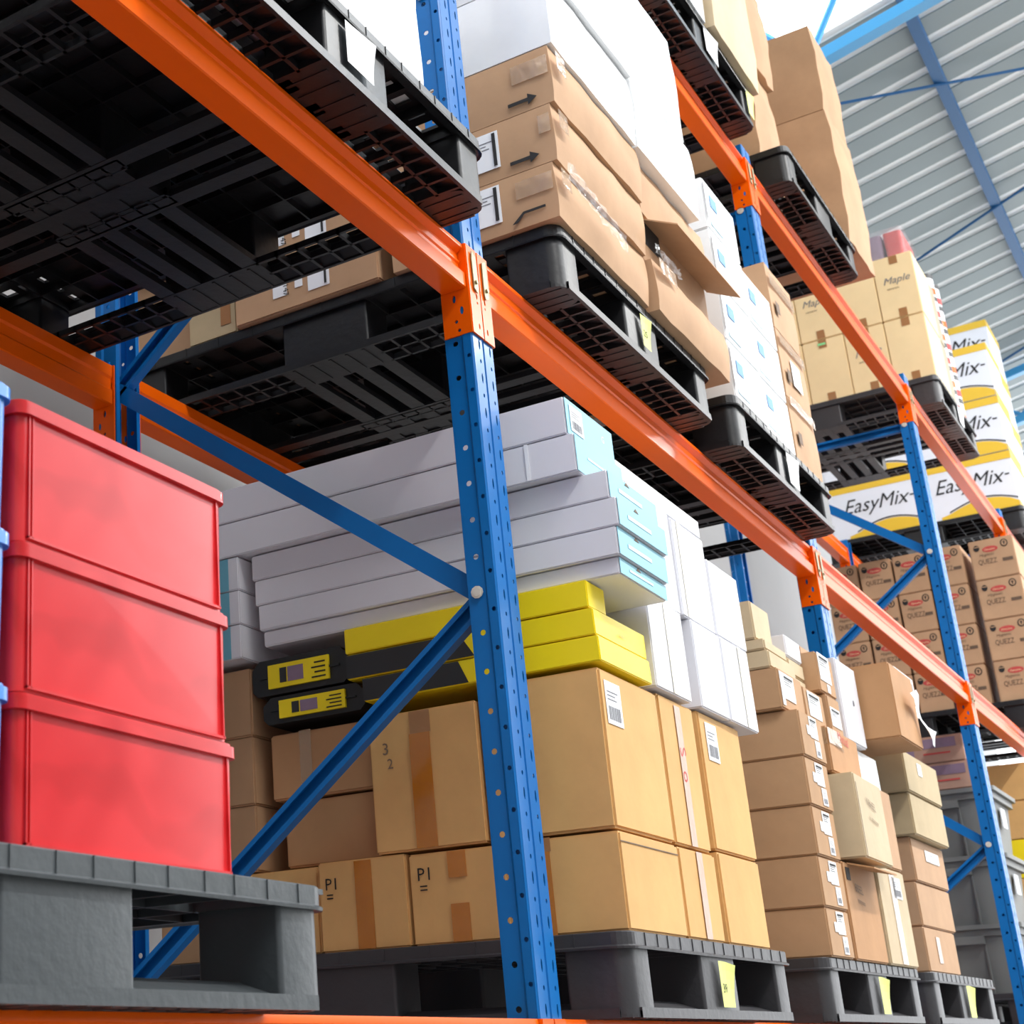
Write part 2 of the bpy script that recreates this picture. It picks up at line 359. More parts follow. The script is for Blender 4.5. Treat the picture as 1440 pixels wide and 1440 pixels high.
# ---------------------------------------------------------------- racking
W, D, LB, DP = 0.096, 0.060, 2.5413, 0.969
PIT = 0.075
ZTOP = 3.055
def post_mesh(lowdetail=False):
    mb = MB(); zs = []
    z = 1.2569 - 40 * PIT
    while z < ZTOP - 0.02:
        if z > FLOOR + 0.03: zs.append(z)
        z += PIT
    for sx, ux in ((0.0, 1), (W, -1)):
        # strip B near the aisle face, step, strip A, rear lip
        xa = sx; xb = sx + ux * 0.004
        mb.holed((xa, 0, 0), (0, 1, 0), (0, 0, 1), 0.003, 0.019, FLOOR, ZTOP, [(0.0095, q, 0.0042, 0.0045) for q in zs])
        mb.add([(xa, .019, FLOOR), (xb, .024, FLOOR), (xb, .024, ZTOP), (xa, .019, ZTOP)], [(0, 1, 2, 3)])
        mb.holed((xb, 0, 0), (0, 1, 0), (0, 0, 1), 0.024, 0.055, FLOOR, ZTOP, [(0.038, q + PIT * .46, 0.0058, 0.0058) for q in zs])
        mb.add([(xb, .055, FLOOR), (xb + ux * .0, .060, FLOOR), (xb + ux * .012, .060, FLOOR), (xb, .055, ZTOP), (xb, .060, ZTOP), (xb + ux * .012, .060, ZTOP)], [(0, 1, 4, 3), (1, 2, 5, 4)])
        mb.add([(xa, .003, FLOOR), (xa + ux * .003, 0, FLOOR), (xa + ux * .003, 0, ZTOP), (xa, .003, ZTOP)], [(0, 1, 2, 3)])
    fl = []
    for q in zs:
        fl.append((q + 0.032 - 0.0, 0.0115, 1)); fl.append((q - 0.0055, 0.0045, 0))
    for u0, u1, uc in ((0.003, 0.044, 0.030), (0.052, W - 0.003, 0.079)):
        mb.holed((0, 0, 0), (1, 0, 0), (0, 0, 1), u0, u1, FLOOR, ZTOP, [(uc, q, 0.0034, hh) for q, hh, _ in fl])
    mb.add([(.044, 0, FLOOR), (.046, .004, FLOOR), (.050, .004, FLOOR), (.052, 0, FLOOR), (.044, 0, ZTOP), (.046, .004, ZTOP), (.050, .004, ZTOP), (.052, 0, ZTOP)],
           [(0, 1, 5, 4), (1, 2, 6, 5), (2, 3, 7, 6)])
    me = mb.mesh('post'); return me
POST = post_mesh()
def post_obj(parent, rear=False):
    o = link('post', POST, BLUE, parent, fix=False)
    if not o.modifiers:
        md = o.modifiers.new('thickness', 'SOLIDIFY'); md.thickness = 0.002; md.offset = 0.0
    if rear: o.matrix_local = Matrix.Translation((W, DP, 0)) @ Matrix.Rotation(math.pi, 4, 'Z')
    return o
def channel(parent, p, q, open_side, wd=0.040, dp=0.024):
    """U-channel between (y,z) points; web on -X side unless open_side"""
    p, q = Vector((0, p[0], p[1])), Vector((0, q[0], q[1])); d = (q - p).normalized(); n = Vector((1, 0, 0)).cross(d)
    x0 = 0.030; t = 0.003
    if open_side: prof = [(0, -wd / 2), (dp, -wd / 2), (dp, wd / 2), (0, wd / 2), (0, wd / 2 - 0.010), (t, wd / 2 - 0.010), (t, wd / 2 - t), (dp - t, wd / 2 - t), (dp - t, -wd / 2 + t), (t, -wd / 2 + t), (t, -wd / 2 + .010), (0, -wd / 2 + .010)]
    else: prof = [(0, -wd / 2), (dp, -wd / 2), (dp, -wd / 2 + t), (t, -wd / 2 + t), (t, wd / 2 - t), (dp, wd / 2 - t), (dp, wd / 2), (0, wd / 2)]
    m = len(prof); vs = []
    for c in (p, q):
        for a, b in prof: vs.append(Vector((x0 + a, 0, 0)) + c + n * b)
    return obj('brace', MB().add(vs, [(i, (i + 1) % m, m + (i + 1) % m, m + i) for i in range(m)]), BLUE, parent)
def frame(n, lab):
    x = n * LB
    t = empty('rack_upright', (x, 0, 0)); tag(t, lab, 'rack upright', 'blue rack uprights')
    post_obj(t); post_obj(t, True)
    ya, yb = 0.040, DP - 0.040; k = 0; z = 0.770 - 1.3688
    nodes = []
    while z < 2.9:
        nodes.append((ya if k % 2 == 0 else yb, z)); z += 0.6844; k += 1
    nodes = [(yb, 0.770 - 3 * .6844)] + nodes
    for i in range(len(nodes) - 1):
        fr = nodes[i][0] == ya
        channel(t, nodes[i], nodes[i + 1], open_side=not fr)
    channel(t, (ya, 2.79), (yb, 2.79), True)
    for y, z in nodes + [(ya, 2.79), (yb, 2.79)]:
        mb = MB().tube((-0.004, y, z), (0.030, y, z), 0.009, 6).tube((-.0025, y, z), (-.0008, y, z), 0.0125, 10)
        obj('bolt', mb, BOLT, t)
    for y in (0.03, DP - 0.03):
        obj('base_plate', MB().box(-0.02, W + 0.02, y - 0.06, y + 0.06, FLOOR, FLOOR + 0.006), BLUE, t)
    return t
FR_LAB = {-1: 'blue rack upright nearest the camera side, left of the red bins', 0: 'large blue perforated rack upright in the middle of the picture', 1: 'blue rack upright half hidden behind the brown cartons, second from the middle',
          2: 'bright blue rack upright at the right with crossing braces', 3: 'far blue rack upright at the right edge', 4: 'last blue rack upright beyond the white and yellow cartons'}
for n in range(-1, 5): frame(n, FR_LAB[n])
PROF = [(0.000, -.100), (0.000, -.072), (0.0005, -.068), (.006, -.064), (.012, -.058), (.012, -.046), (.009, -.042), (.009, -.038), (.013, -.034), (.013, -.020), (.006, -.015), (.0005, -.011), (0, -.007), (.002, 0), (.053, 0), (.055, -.002), (.055, -.03), (.051, -.036), (.051, -.06), (.055, -.066), (.055, -.100), (.052, -.102), (.003, -.102)]
def beam(n, lev, rear, lab):
    x0, x1 = n * LB + W, (n + 1) * LB; zt = (0.0, 1.505, 2.998)[lev]
    t = empty('rack_beam', ((x0 + x1) / 2, 0 if not rear else DP, zt)); tag(t, lab, 'rack beam', 'orange rack beams')
    sg = -1 if rear else 1; h = (x1 - x0) / 2 - 0.005
    obj('box_section', MB().prism([(sg * a, b) for a, b in PROF], 'X', -h, h), ORANGE, t, smooth=30)
    for s in (-1, 1):
        xe = s * (h + 0.0045)
        mb = MB()
        yy0, yy1 = (-0.004, 0.058)
        # end plate against the side of the post, with key slots
        mb.holed((xe, 0, 0), (0, sg, 0), (0, 0, 1), yy0, yy1, -0.20, 0.0, [(0.030, -0.118, 0.004, 0.009), (0.015, -0.147, .004, .009), (0.029, -0.169, .004, .004), (0.024, -0.189, .004, .004)])
        mb.holed((xe, sg * -0.004, 0), (s, 0, 0), (0, 0, 1), 0.0, 0.046, -0.20, 0.0, [(0.030, -0.110, 0.0035, 0.007), (0.031, -0.125, .003, .003), (0.030, -0.178, .0035, .007)])
        o = obj('end_connector', mb, ORANGE, t); md = o.modifiers.new('thickness', 'SOLIDIFY'); md.thickness = 0.004; md.offset = 0.0
        xa = xe + s * 0.024; mb = MB()
        pts = [(-.008, -.098), (.006, -.104), (.010, -.090), (.009, -.020), (-.006, -.012), (-.009, -.03)]
        mb.prism([(xa + s * a, b) for a, b in pts], 'Y', sg * -0.0075, sg * -0.010)
        mb.tube((xa, sg * -.0075, -.082), (xa, sg * -.014, -.082), .0045, 8)
        obj('safety_pin', mb, STEEL, t)
    return t
BAYN = {-1: 'over the red bins', 0: 'right of the central blue upright', 1: 'second bay right of the central upright', 2: 'third bay right of the central upright', 3: 'far end of the racks'}
for n in range(-1, 4):
    for lev in (0, 1, 2):
        for rear in (False, True):
            place = {-1: 'left bay with the red bins', 0: 'bay just right of the central upright', 1: 'bay left of the upright with crossing braces', 2: 'bay right of the upright with crossing braces', 3: 'farthest bay at the right edge'}[n]
            beam(n, lev, rear, 'orange rack beam, %s of the %s, %s' % (('bottom shelf', 'middle shelf', 'top shelf')[lev], place, 'rear side' if rear else 'aisle side'))

# ---------------------------------------------------------------- pallets
PX, PY, PZ = 1.0, 1.2, 0.15
def make_pallet():
    root = empty('plastic_pallet', (0, 0, 0))
    # bottom deck: lattice skids round the edge, smooth slats across the middle
    mb = MB(); zt = 0.014
    def lattice(x0, x1, y0, y1, step=0.048, th=0.007, z0=0.0, z1=zt):
        nx = max(1, round((x1 - x0) / step)); ny = max(1, round((y1 - y0) / step))
        for i in range(nx + 1):
            x = x0 + (x1 - x0 - th) * i / nx; mb.box(x, x + th, y0, y1, z0, z1)
        for j in range(ny + 1):
            y = y0 + (y1 - y0 - th) * j / ny; mb.box(x0, x1, y, y + th, z0, z1)
    bx = (0.0, 0.11, 0.39, 0.61, 0.89, 1.0); by = (0.0, 0.13, 0.48, 0.72, 1.07, 1.2)
    for (a, b) in ((0.0, 0.11), (1.09, 1.2)):
        lattice(0.11, 0.39, a, b); lattice(0.61, 0.89, a, b)
        mb.rbox(0.003, 0.11, a + (.003 if a == 0 else 0), b - (.003 if a > 0 else 0), 0, 0.006, .028); mb.box(0.39, 0.61, a, b, 0, 0.006); mb.rbox(0.89, .997, a + (.003 if a == 0 else 0), b - (.003 if a > 0 else 0), 0, 0.006, .028)
        for x in (0.02, 0.055, 0.085, 0.41, 0.45, 0.50, 0.54, 0.58, 0.91, 0.945, 0.975): mb.box(x, x + .006, a + .014, b - .014, -0.0015, 0.004)
    for (a, b) in ((0.0, 0.11), (0.89, 1.0)):
        lattice(a, b, 0.13, 0.48); lattice(a, b, 0.72, 1.07); mb.box(a, b, 0.48, 0.72, 0, 0.006)
        for y in (0.50, .545, .59, .64, .69): mb.box(a + .008, b - .008, y, y + .006, -.002, .004)
    # centre skid along Y: three slats and two rows of small openings
    for a, b in ((0.395, 0.432), (0.482, 0.518), (0.568, 0.605)): mb.box(a, b, 0.08, 1.12, 0.0, zt)
    for a, b in ((0.405, 0.445), (0.555, 0.595)): lattice(a, b, 0.46, 0.74, 0.04, 0.005)
    # centre skid along X: four slats
    for a, b in ((0.475, 0.512), (0.545, 0.582), (0.618, 0.655), (0.688, 0.725)): mb.box(0.08, 0.92, a, b, 0.001, zt + .001)
    # sloped entry plates in the fork openings
    for x0, x1 in ((.105, .395), (.605, .895)):
        for ya, yb in ((.003, .065), (1.197, 1.135)):
            vs = [(x0, ya, .013), (x1, ya, .013), (x1, yb, .034), (x0, yb, .034), (x0, ya, .002), (x1, ya, .002), (x1, yb, .022), (x0, yb, .022)]
            mb.add(vs, [(0, 1, 2, 3), (7, 6, 5, 4), (0, 4, 5, 1), (1, 5, 6, 2), (2, 6, 7, 3), (3, 7, 4, 0)])
    for y0, y1 in ((.125, .485), (.715, 1.075)):
        for xa, xb in ((.003, .055), (.997, .945)):
            vs = [(xa, y0, .013), (xa, y1, .013), (xb, y1, .030), (xb, y0, .030), (xa, y0, .002), (xa, y1, .002), (xb, y1, .02), (xb, y0, .02)]
            mb.add(vs, [(0, 1, 2, 3), (7, 6, 5, 4), (0, 4, 5, 1), (1, 5, 6, 2), (2, 6, 7, 3), (3, 7, 4, 0)])
    # edge rims
    mb.box(0.03, 0.97, -0.001, 0.006, -0.001, zt + .003); mb.box(0.03, 0.97, 1.194, 1.201, -0.001, zt + .003)
    mb.box(-0.001, 0.006, 0.03, 1.17, -0.001, zt + .003); mb.box(0.994, 1.001, 0.03, 1.17, -0.001, zt + .003)
    mb.box(.03, .97, .0, .004, 0, .012); mb.box(.0, .004, .03, 1.17, 0, .012)
    obj('bottom_deck', mb, PL_BLACK, root)
    for i, (x0, x1) in enumerate(((0.0, 0.11), (0.39, 0.61), (0.89, 1.0))):
        for j, (y0, y1) in enumerate(((0.0, 0.13), (0.48, 0.72), (1.07, 1.2))):
            mb = MB(); e = 0.003
            rr = [.007] * 4
            if i == 0 and j == 0: rr[2] = .03
            if i == 0 and j == 2: rr[1] = .03
            if i == 2 and j == 0: rr[3] = .03
            if i == 2 and j == 2: rr[0] = .03
            pts = []
            for (cx, cy, a0), q in zip(((x1 - e, y1 - e, 0), (x0 + e, y1 - e, 90), (x0 + e, y0 + e, 180), (x1 - e, y0 + e, 270)), rr):
                sx = -1 if a0 in (0, 270) else 1; sy = -1 if a0 in (0, 90) else 1
                for k in range(6):
                    a = math.radians(a0 + 18 * k); pts.append((cx + sx * q + q * math.cos(a), cy + sy * q + q * math.sin(a)))
            mb.prism(pts, 'Z', .004, .124)
            obj('block', mb, PL_BLACK, root, smooth=35)
    mb = MB()
    # top deck: rounded rim with a lip, openings in the plate, ribs under it
    r = 0.03; seg = 5
    def ring(off, z):
        pts = []
        x0, x1, y0, y1 = -off, PX + off, -off, PY + off
        for cx, cy, a0 in ((PX - r, PY - r, 0), (r, PY - r, 90), (r, r, 180), (PX - r, r, 270)):
            for k in range(seg + 1):
                a = math.radians(a0 + 90 * k / seg); pts.append((cx + (r + off) * math.cos(a), cy + (r + off) * math.sin(a), z))
        return pts
    prof = [(0.001, .122), (0.007, .119), (0.008, .123), (0.003, .126), (0.003, .148), (0.001, .15), (-0.012, .15), (-0.012, .122)]
    rings = [ring(o_, z) for o_, z in prof]; n = len(rings[0]); vs = [p for rr in rings for p in rr]; fs = []
    for k in range(len(prof)):
        k2 = (k + 1) % len(prof)
        for i in range(n): fs.append((k * n + i, k * n + (i + 1) % n, k2 * n + (i + 1) % n, k2 * n + i))
    mb.add(vs, fs)
    for x in (.08, .145, .20, .27, .34, .40, .47, .53, .60, .66, .73, .79, .86, .93): mb.box(x, x + .0025, -0.0045, 0.0, .124, .149); 
    for y in (.1, .2, .3, .4, .5, .6, .7, .8, .9, 1.0, 1.1): mb.box(-0.0045, 0, y, y + .0025, .124, .149)
    k = 0; x = 0.012
    while x < 0.99:
        mb.box(x, x + .026, .01, 1.19, .142, .149); x += 0.0541
    y = 0.012
    while y < 1.19:
        mb.box(.01, .99, y, y + .022, .1415, .1485); y += 0.0575
    for x in (0.11, .2, .29, .39, .5, .61, .7, .79, .89): mb.box(x - .002, x + .002, .01, 1.19, .122, .142)
    for y in (.13, .22, .31, .40, .48, .54, .6, .66, .72, .80, .9, .98, 1.07): mb.box(.01, .99, y - .002, y + .002, .122, .142)
    mb.box(.01, .99, .17, 1.03, .1395, .1413)
    # closed plate over the blocks
    for x0, x1 in ((0.0, 0.11), (0.39, 0.61), (0.89, 1.0)):
        for y0, y1 in ((0.0, 0.13), (0.48, 0.72), (1.07, 1.2)): mb.box(max(x0, .01), min(x1, .99), max(y0, .01), min(y1, 1.19), .139, .1475)
    obj('top_deck', mb, PL_BLACK, root)
    return root
PAL0 = make_pallet(); first = [True]
def pallet(x, y, lev, lab, mtl=None, dz=0.0, grp='plastic pallets on the rack beams', rz=0.0):
    z = (0.0, 1.505, 2.998)[lev] + 0.0008 + dz
    if first[0] and mtl is None:
        p = PAL0; p.location = (x, y, z); first[0] = False
    else: p = dup(PAL0, (x, y, z), rz, mtl)
    tag(p, lab, 'pallet', grp); return p
NOTES = []
def pallet_note(*a, **k): NOTES.append((a, k))
def make_note(p, u, m, w_=0.05, h=0.085, v=0.03, curl=0.012, text=None):
    """a note stuck on the middle block, its top corner curling off"""
    vs = []; fs = []; nu, nv = 4, 5
    for j in range(nv + 1):
        for i in range(nu + 1):
            a, b = i / nu, j / nv
            vs.append((u + a * w_, -0.006 - curl * max(0, (a + b - 1.1)) ** 1.5, v + b * h - 0.012 * max(0, a + b - 1.4)))
    for j in range(nv):
        for i in range(nu): k = j * (nu + 1) + i; fs.append((k, k + 1, k + nu + 2, k + nu + 1))
    o = obj('paper_note', MB().add(vs, fs), m, p); o['label'] = 'small paper note stuck to the middle block'
    if text:
        mb = MB(); 
        me = text_mesh(text, 0.026); tx = bpy.data.objects.new('handwriting', me); C.objects.link(tx); tx.parent = o
        if not me.materials: me.materials.append(INK)
        mt = face_matrix('F'); mt.translation = Vector((u + .008, -0.0072, v + .028)); tx.matrix_local = mt
Z0 = 0.1515; Z1 = 1.505 + Z0; Z2 = 2.998 + Z0
YF = -0.10
pA = pallet(0.29, YF + .005, 1, 'black pallet under the wrapped brown and white cartons, middle shelf right of the central upright')
pallet_note(pA, 0.475, NOTE, text='25')
pB = pallet(1.47, YF - .005, 1, 'black pallet under the white and blue cartons on the middle shelf')
pallet_note(pB, 0.47, PAPER, w_=0.10, h=0.10, v=.02)
pL1 = pallet(-1.085, YF, 1, 'black pallet on the middle shelf overhanging the orange beam, top left', None)
pallet_note(pL1, 0.45, PAPER, w_=0.09)
pallet(-2.2, YF, 1, 'black pallet at the top left corner with its underside seen')
pR = pallet(-1.852, YF, 0, 'grey plastic pallet under the red bins at lower left', PL_GREY)
p0b = pallet(0.205, YF + .005, 0, 'dark grey pallet under the golden cartons, right of the central upright', PL_MID)
pallet_note(p0b, 0.475, NOTE, w_=.075, h=.09, v=.022, text='39')
p0c = pallet(1.50, YF - .005, 0, 'dark grey pallet under the tan cartons with white labels', PL_MID)
pallet_note(p0c, 0.475, NOTE, w_=.075, h=.095, v=.02)
p0d = pallet(2.70, YF, 0, 'small looking dark grey pallet under the last tan stack, bottom right', PL_MID)
pallet_note(p0d, 0.47, NOTE, w_=.09, h=.10, v=.02)
p2c = pallet(1.40, YF + .01, 2, 'black pallet on the top shelf under bright white cartons, top right')
pallet_note(p2c, 0.47, PAPER, w_=.12, h=.10); pallet_note(p2c, 0.92, NOTE, w_=.06, h=.10)
p2d = pallet(2.80, YF, 2, 'black pallet on the top shelf under the tall brown cartons')
p2y = pallet(5.43, YF, 2, 'dark pallet on the top shelf under the cream cartons', PL_MID)
pallet_note(p2y, 0.45, PAPER, w_=.12, h=.10)
pallet(6.5, YF + .03, 1, 'black pallet under the brown printed cartons at far right')
STICK = [q for q in C.objects if q.get('label') == 'black pallet under the brown printed cartons at far right'][0]
pallet(7.95, YF, 2, 'black pallet under the white and yellow cartons at far right')
pallet(5.38, YF + .11, 0, 'dark pallet under the grey lidded crates', PL_MID)
pallet(6.6, YF, 0, 'dark pallet behind the grey crates, at the right edge', PL_MID)

for a_, k_ in NOTES: make_note(*a_, **k_)
obj('round_sticker', MB().tube((-0.004, 0.33, 0.06), (-0.006, 0.33, 0.06), 0.018, 12), NOTE, STICK)
# ---------------------------------------------------------------- bottom shelf, left: bins
def bin_(x0, x1, y0, y1, z0, z1, m, name, lab, grp):
    t = empty(name, ((x0 + x1) / 2, (y0 + y1) / 2, z0)); tag(t, lab, 'bin', grp)
    hx, hy, h = (x1 - x0) / 2, (y1 - y0) / 2, z1 - z0 - .002; rim = 0.018
    mb = MB(); mb.rbox(-hx + .004, hx - .004, -hy + .006, hy - .004, 0, h - rim, 0.016, 5, taper=0.002)
    # raised border on the front panel and corner ribs
    yb = -hy + .006
    for xa in (-hx + .020, -hx + .026, hx - .024): mb.box(xa, xa + .0022, yb - .0022, yb + .004, .004, h - rim)
    mb.box(-hx + .02, hx - .02, yb - .0022, yb + .004, .003, .006)
    obj('body', mb, m, t, smooth=35)
    mb = MB(); mb.rbox(-hx, hx, -hy, hy, h - rim, h - .004, 0.018, 5); mb.rbox(-hx + .004, hx - .004, -hy + .004, hy - .004, h - .004, h, 0.016, 5)
    obj('lid', mb, m, t, smooth=35)
    return t
rz_ = (Z0, 0.315, 0.482, 0.650); nmz = ('bottom', 'middle', 'top')
for k in range(3):
    bin_(-1.424, -1.018 + .004 * (k == 0), -0.086, 0.50, rz_[k], rz_[k + 1], RED, 'storage_bin', 'glossy red plastic bin, %s one of the stack at the left' % nmz[k], 'red bins on the grey pallet')
    bin_(-1.93, -1.440 + .001 * (2 - k), -0.096, 0.50, rz_[k] , rz_[k + 1], BINBLUE, 'storage_bin', 'blue plastic bin at the left edge beside the red ones, %s of its stack' % nmz[k], 'blue bins at the left edge')

# ---------------------------------------------------------------- bottom shelf: golden carton stack
G = 'golden cartons on the bottom shelf'
def gold(lab, *a, **k): return Box('cardboard_box', lab, 'box', *a, K_GOLD, group=G, **k)
g = gold('low golden carton at the front corner of its pallet, orange tape, bottom row', .22, .535, -.098, .130, Z0, .333)
g.decal('tape', 'L', .045, .085, .0, .155, TAPE_O); g.decal('tape', 'L', .04, .088, .155, .181, TAPE_T)
g.decal('flap_edge', 'F', 0.0, .31, .160, .162, INKF)
g = gold('low golden carton marked P1 just left of the central upright, bottom row', .22, .50, .133, .349, Z0, .331)
g.text('handwriting', 'L', .018, .125, 'P1', .036, INK); g.text('handwriting', 'L', .022, .098, '=', .034, INK)
g.decal('tape', 'L', .088, .128, .125, .176, TAPE_O); g.decal('tape', 'L', .088, .128, .003, .075, TAPE_O)
g = gold('low golden carton marked P1 second left of the central upright, bottom row', .22, .50, .352, .562, Z0, .335)
g.text('handwriting', 'L', .016, .125, 'P1', .034, INK); g.text('handwriting', 'L', .018, .10, '=', .032, INK)
g.decal('tape', 'L', .088, .128, .003, .178, TAPE_O)
gold('low golden carton at the back left of the bottom row', .23, .50, .566, .80, Z0, .330)
g = gold('narrow golden carton with a purplish tape seam, bottom row, aisle side', .542, .765, -.098, .20, Z0, .333); g.decal('tape', 'F', .10, .135, .003, .178, TAPE_T)
g = gold('golden carton at the right end of the bottom row, aisle side', .800, 1.085, -.096, .20, Z0, .345)
g = gold('tall golden carton with a white shipping label, front corner of the second row', .22, .535, -.096, .16, .337, .646, bev=.005)
g.sheet('F', .018, .098, .20, .285); g.decal('tape', 'L', .040, .080, .16, .235, TAPE_O); g.decal('tape', 'L', .045, .090, .02, .155, TAPE_O)
g = gold('large golden carton with a wide orange tape, left of the central upright', .22, .50, .168, .420, .337, .622)
g.decal('tape', 'L', .095, .142, .003, .235, TAPE_O); g.decal('tape', 'L', .098, .145, .235, .281, TAPE_T); g.text('handwriting', 'L', .03, .20, '3', .035, INKF); g.text('handwriting', 'L', .04, .17, '2', .03, INKF)
g = gold('narrow golden carton with red marks beside the tape seam, second row, aisle side', .542, .760, -.096, .20, .337, .650); g.decal('tape', 'F', .09, .125, .003, .30, TAPE_T); g.text('stamp', 'F', .092, .21, 'S', .05, REDINK, rot=-80); g.text('stamp', 'F', .092, .16, 'o', .05, REDINK, rot=-80)
g = gold('golden carton with a small white label at the right end of the second row', .800, 1.09, -.094, .20, .348, .655); g.sheet('F', .035, .11, .20, .285)
Box('cardboard_box', 'brown carton with clear torn tape, behind the diagonal brace', 'box', .26, .55, .425, .690, .482, .628, K_BROWN, group=G).decal('tape', 'L', .075, .105, .03, .146, TAPE_C)
Box('cardboard_box', 'shaded brown carton under the one with torn tape', 'box', .27, .55, .422, .668, .337, .478, K_BROWN, group=G)
zz = (Z0, .334, .478, .630, .786)
for k in range(4):
    Box('cardboard_box', 'brown carton in the narrow column behind the red bins, %s' % ('lowest', 'second from the bottom', 'third from the bottom', 'topmost')[k], 'box', .24, .52, .81 if k == 0 else (.72 if k > 0 else .81), .99, zz[k], zz[k + 1], K_TAN, group='brown cartons behind the red bins')
Box('cardboard_box', 'brown carton in the middle of the pallet behind the aisle row', 'box', .56, 1.08, .21, .60, Z0, .64, K_BROWN, group=G)
Box('cardboard_box', 'brown carton at the back right of the pallet', 'box', .56, 1.08, .61, 1.0, Z0, .64, K_BROWN, group=G)
# yellow and black cartons
def bandbox(lab, x1, y0, y1, z0, z1, blk):
    b = Box('product_box', lab, 'box', .22, x1, y0, y1, z0, z1, YELL, group='yellow cartons on the golden stack', bev=.002)
    if blk:
        L = y1 - y0; b.poly('black_panel', 'L', [(0.0, .002), (blk[0], .002), (blk[1], z1 - z0 - .003), (0, z1 - z0 - .003)], DARKP)
    return b
b = bandbox('yellow and black carton at the bottom of the yellow pile', .50, -.104, .425, .656, .708, (.245, .225))
b = bandbox('yellow and black carton in the middle of the yellow pile', .50, -.100, .462, .709, .764, (.30, .27))
b.text('small_print', 'F', .12, .018, 'nnnnn', .014, INKF)
bandbox('plain yellow carton on top of the yellow pile', .315, -.092, .464, .766, .822, None)
def toolcase(lab, y0, y1, z0, z1):
    t = empty('tool_case', (.36, (y0 + y1) / 2, z0)); tag(t, lab, 'tool case', 'black tool cases')
    h = z1 - z0; hy = (y1 - y0) / 2
    mb = MB(); mb.prism([(-hy, .012), (-hy + .012, 0), (hy - .012, 0), (hy, .012), (hy, h - .02), (hy - .02, h - .002), (-hy + .02, h - .002), (-hy, h - .02)], 'X', -.12, .13)
    mb.box(-.124, -.118, -hy + .02, hy - .02, h * .46, h * .52)
    obj('shell', mb, PL_CASE, t)
    l = obj('label', MB().box(-.1265, -.1205, -hy + .045, hy - .045, h * .16, h * .80), YELL, t); l['label'] = 'bright yellow paper label'
    L = hy - .045
    p = MB(); p.box(-.1275, -.126, L * .38, L * .6, h * .28, h * .68); obj('photo', p, DARKP, l)
    p = MB(); p.box(-.1275, -.126, -L * .18, L * .34, h * .28, h * .68); obj('photo', p, PURP, l)
    p = MB()
    for k in range(4): p.box(-.1275, -.126, -L * .9, -L * (.45 + .1 * (k % 2)), h * (.24 + .13 * k), h * (.28 + .13 * k))
    obj('small_print', p, INK, l)
    return t
toolcase('black tool case with a yellow label, upper of the two', .468, .715, .712, .795)
toolcase('black tool case with a yellow label, lower of the two', .432, .69, .646, .708)
# long white boxes with blue ends
WG = 'long white boxes with light blue ends'
zs4 = [.826, .8795, .933, .9865, 1.040]; ys4 = [-.158, -.165, -.172, -.160]; ye4 = [.680, .684, .692, .698]
nm4 = ('lowest', 'second from the bottom', 'third from the bottom', 'fourth from the bottom')
zs4 = [.800, .860, .920, .980, 1.040]
for k in range(4):
    x0 = .225 if k else .235
    b = Box('product_box', 'long white box with light blue end, %s of the pile' % nm4[k], 'box', x0 if k else .325, .50, ys4[k], ye4[k], zs4[k] if k else .826, zs4[k + 1], WHITE, group=WG, bev=.0025) if False else Box('product_box', 'long white box with light blue end, %s of the pile' % nm4[k], 'box', x0, .50, ys4[k], ye4[k], zs4[k] + (.024 if k == 0 else 0), zs4[k + 1], WHITE, group=WG, bev=.0025)
    hh = b.lz; b.decal('blue_end', 'F', .001, b.lx - .001, .001, hh - .001, CYAN, label='light blue end panel'); b.decal('small_print', 'F', .05, .18, hh * .4, hh * .55, CYAN2, d=.001)
    b.poly('cut_edge', 'F', [(.09, hh - .008), (.115, hh - .008), (.1, hh - .0005)], INKF, d=.001)
for k in range(2):
    z0 = 1.042 + .084 * k; b = Box('product_box', ('long white box with tape strip and light blue end, second from the top', 'topmost long white box with a barcode on its light blue end')[k], 'box', .200, .46, -.110 + .012 * k, 1.0, z0, z0 + .083, WHITE, group=WG, bev=.0025)
    b.decal('blue_end', 'F', .001, b.lx - .001, .001, .080, CYAN, label='light blue end panel')
    if k == 1: b.sheet('F', .02, .085, .012, .07, bars=True).location.y -= .0015; b.text('logo', 'F', .19, .04, 'G', .022, CYAN2)
    else: b.decal('tape', 'L', 1.0, 1.008, .002, .081, PAPER); b.decal('small_print', 'F', .06, .19, .04, .045, CYAN2, d=.001)
for k in range(3):
    b = Box('product_box', 'white box with light blue panel behind the long white boxes, %s' % ('lowest', 'middle one', 'uppermost')[k], 'box', .20, .50, .715, .99, .800 + .080 * k, .8795 + .080 * k, WHITE, group='white and blue boxes behind the red bins', bev=.0025)
    b.decal('blue_panel', 'L', .0, .245, .001, .077, CYAN)
# bright white cartons beside them
WW = 'white cartons on the golden stack, aisle side'
def wcart(lab, *a, tape=None, **k):
    b = Box('product_box', lab, 'box', *a, WHITE, group=WW, bev=.003, **k)
    if tape: b.decal('tape', 'F', tape, tape + .022, .002, b.lz - .002, TAPE_P)
    return b
wcart('white carton at the left of the bottom white row, beside the yellow boxes', .515, .735, -.108, .20, .656, .862, tape=.10)
wcart('white carton in the middle of the bottom white row', .795, .990, -.110, .20, .658, .862)
wcart('white carton at the right end of the bottom white row', .993, 1.20, -.112, .20, .658, .862, tape=.12)
wcart('white carton above the left of the white pile, reaching the light blue boxes', .505, .765, -.100, .20, .864, 1.118)
wcart('white carton with a tan tape strip in the upper white row', .768, .99, -.105, .20, .864, 1.10, tape=.03)
wcart('white carton at the right end of the upper white row', .993, 1.22, -.108, .20, .864, 1.055)
Box('product_box', 'flat white carton on top of the white pile under the black pallet', 'box', .50, 1.05, -.085, .25, 1.120, 1.17, WHITE, group=WW)

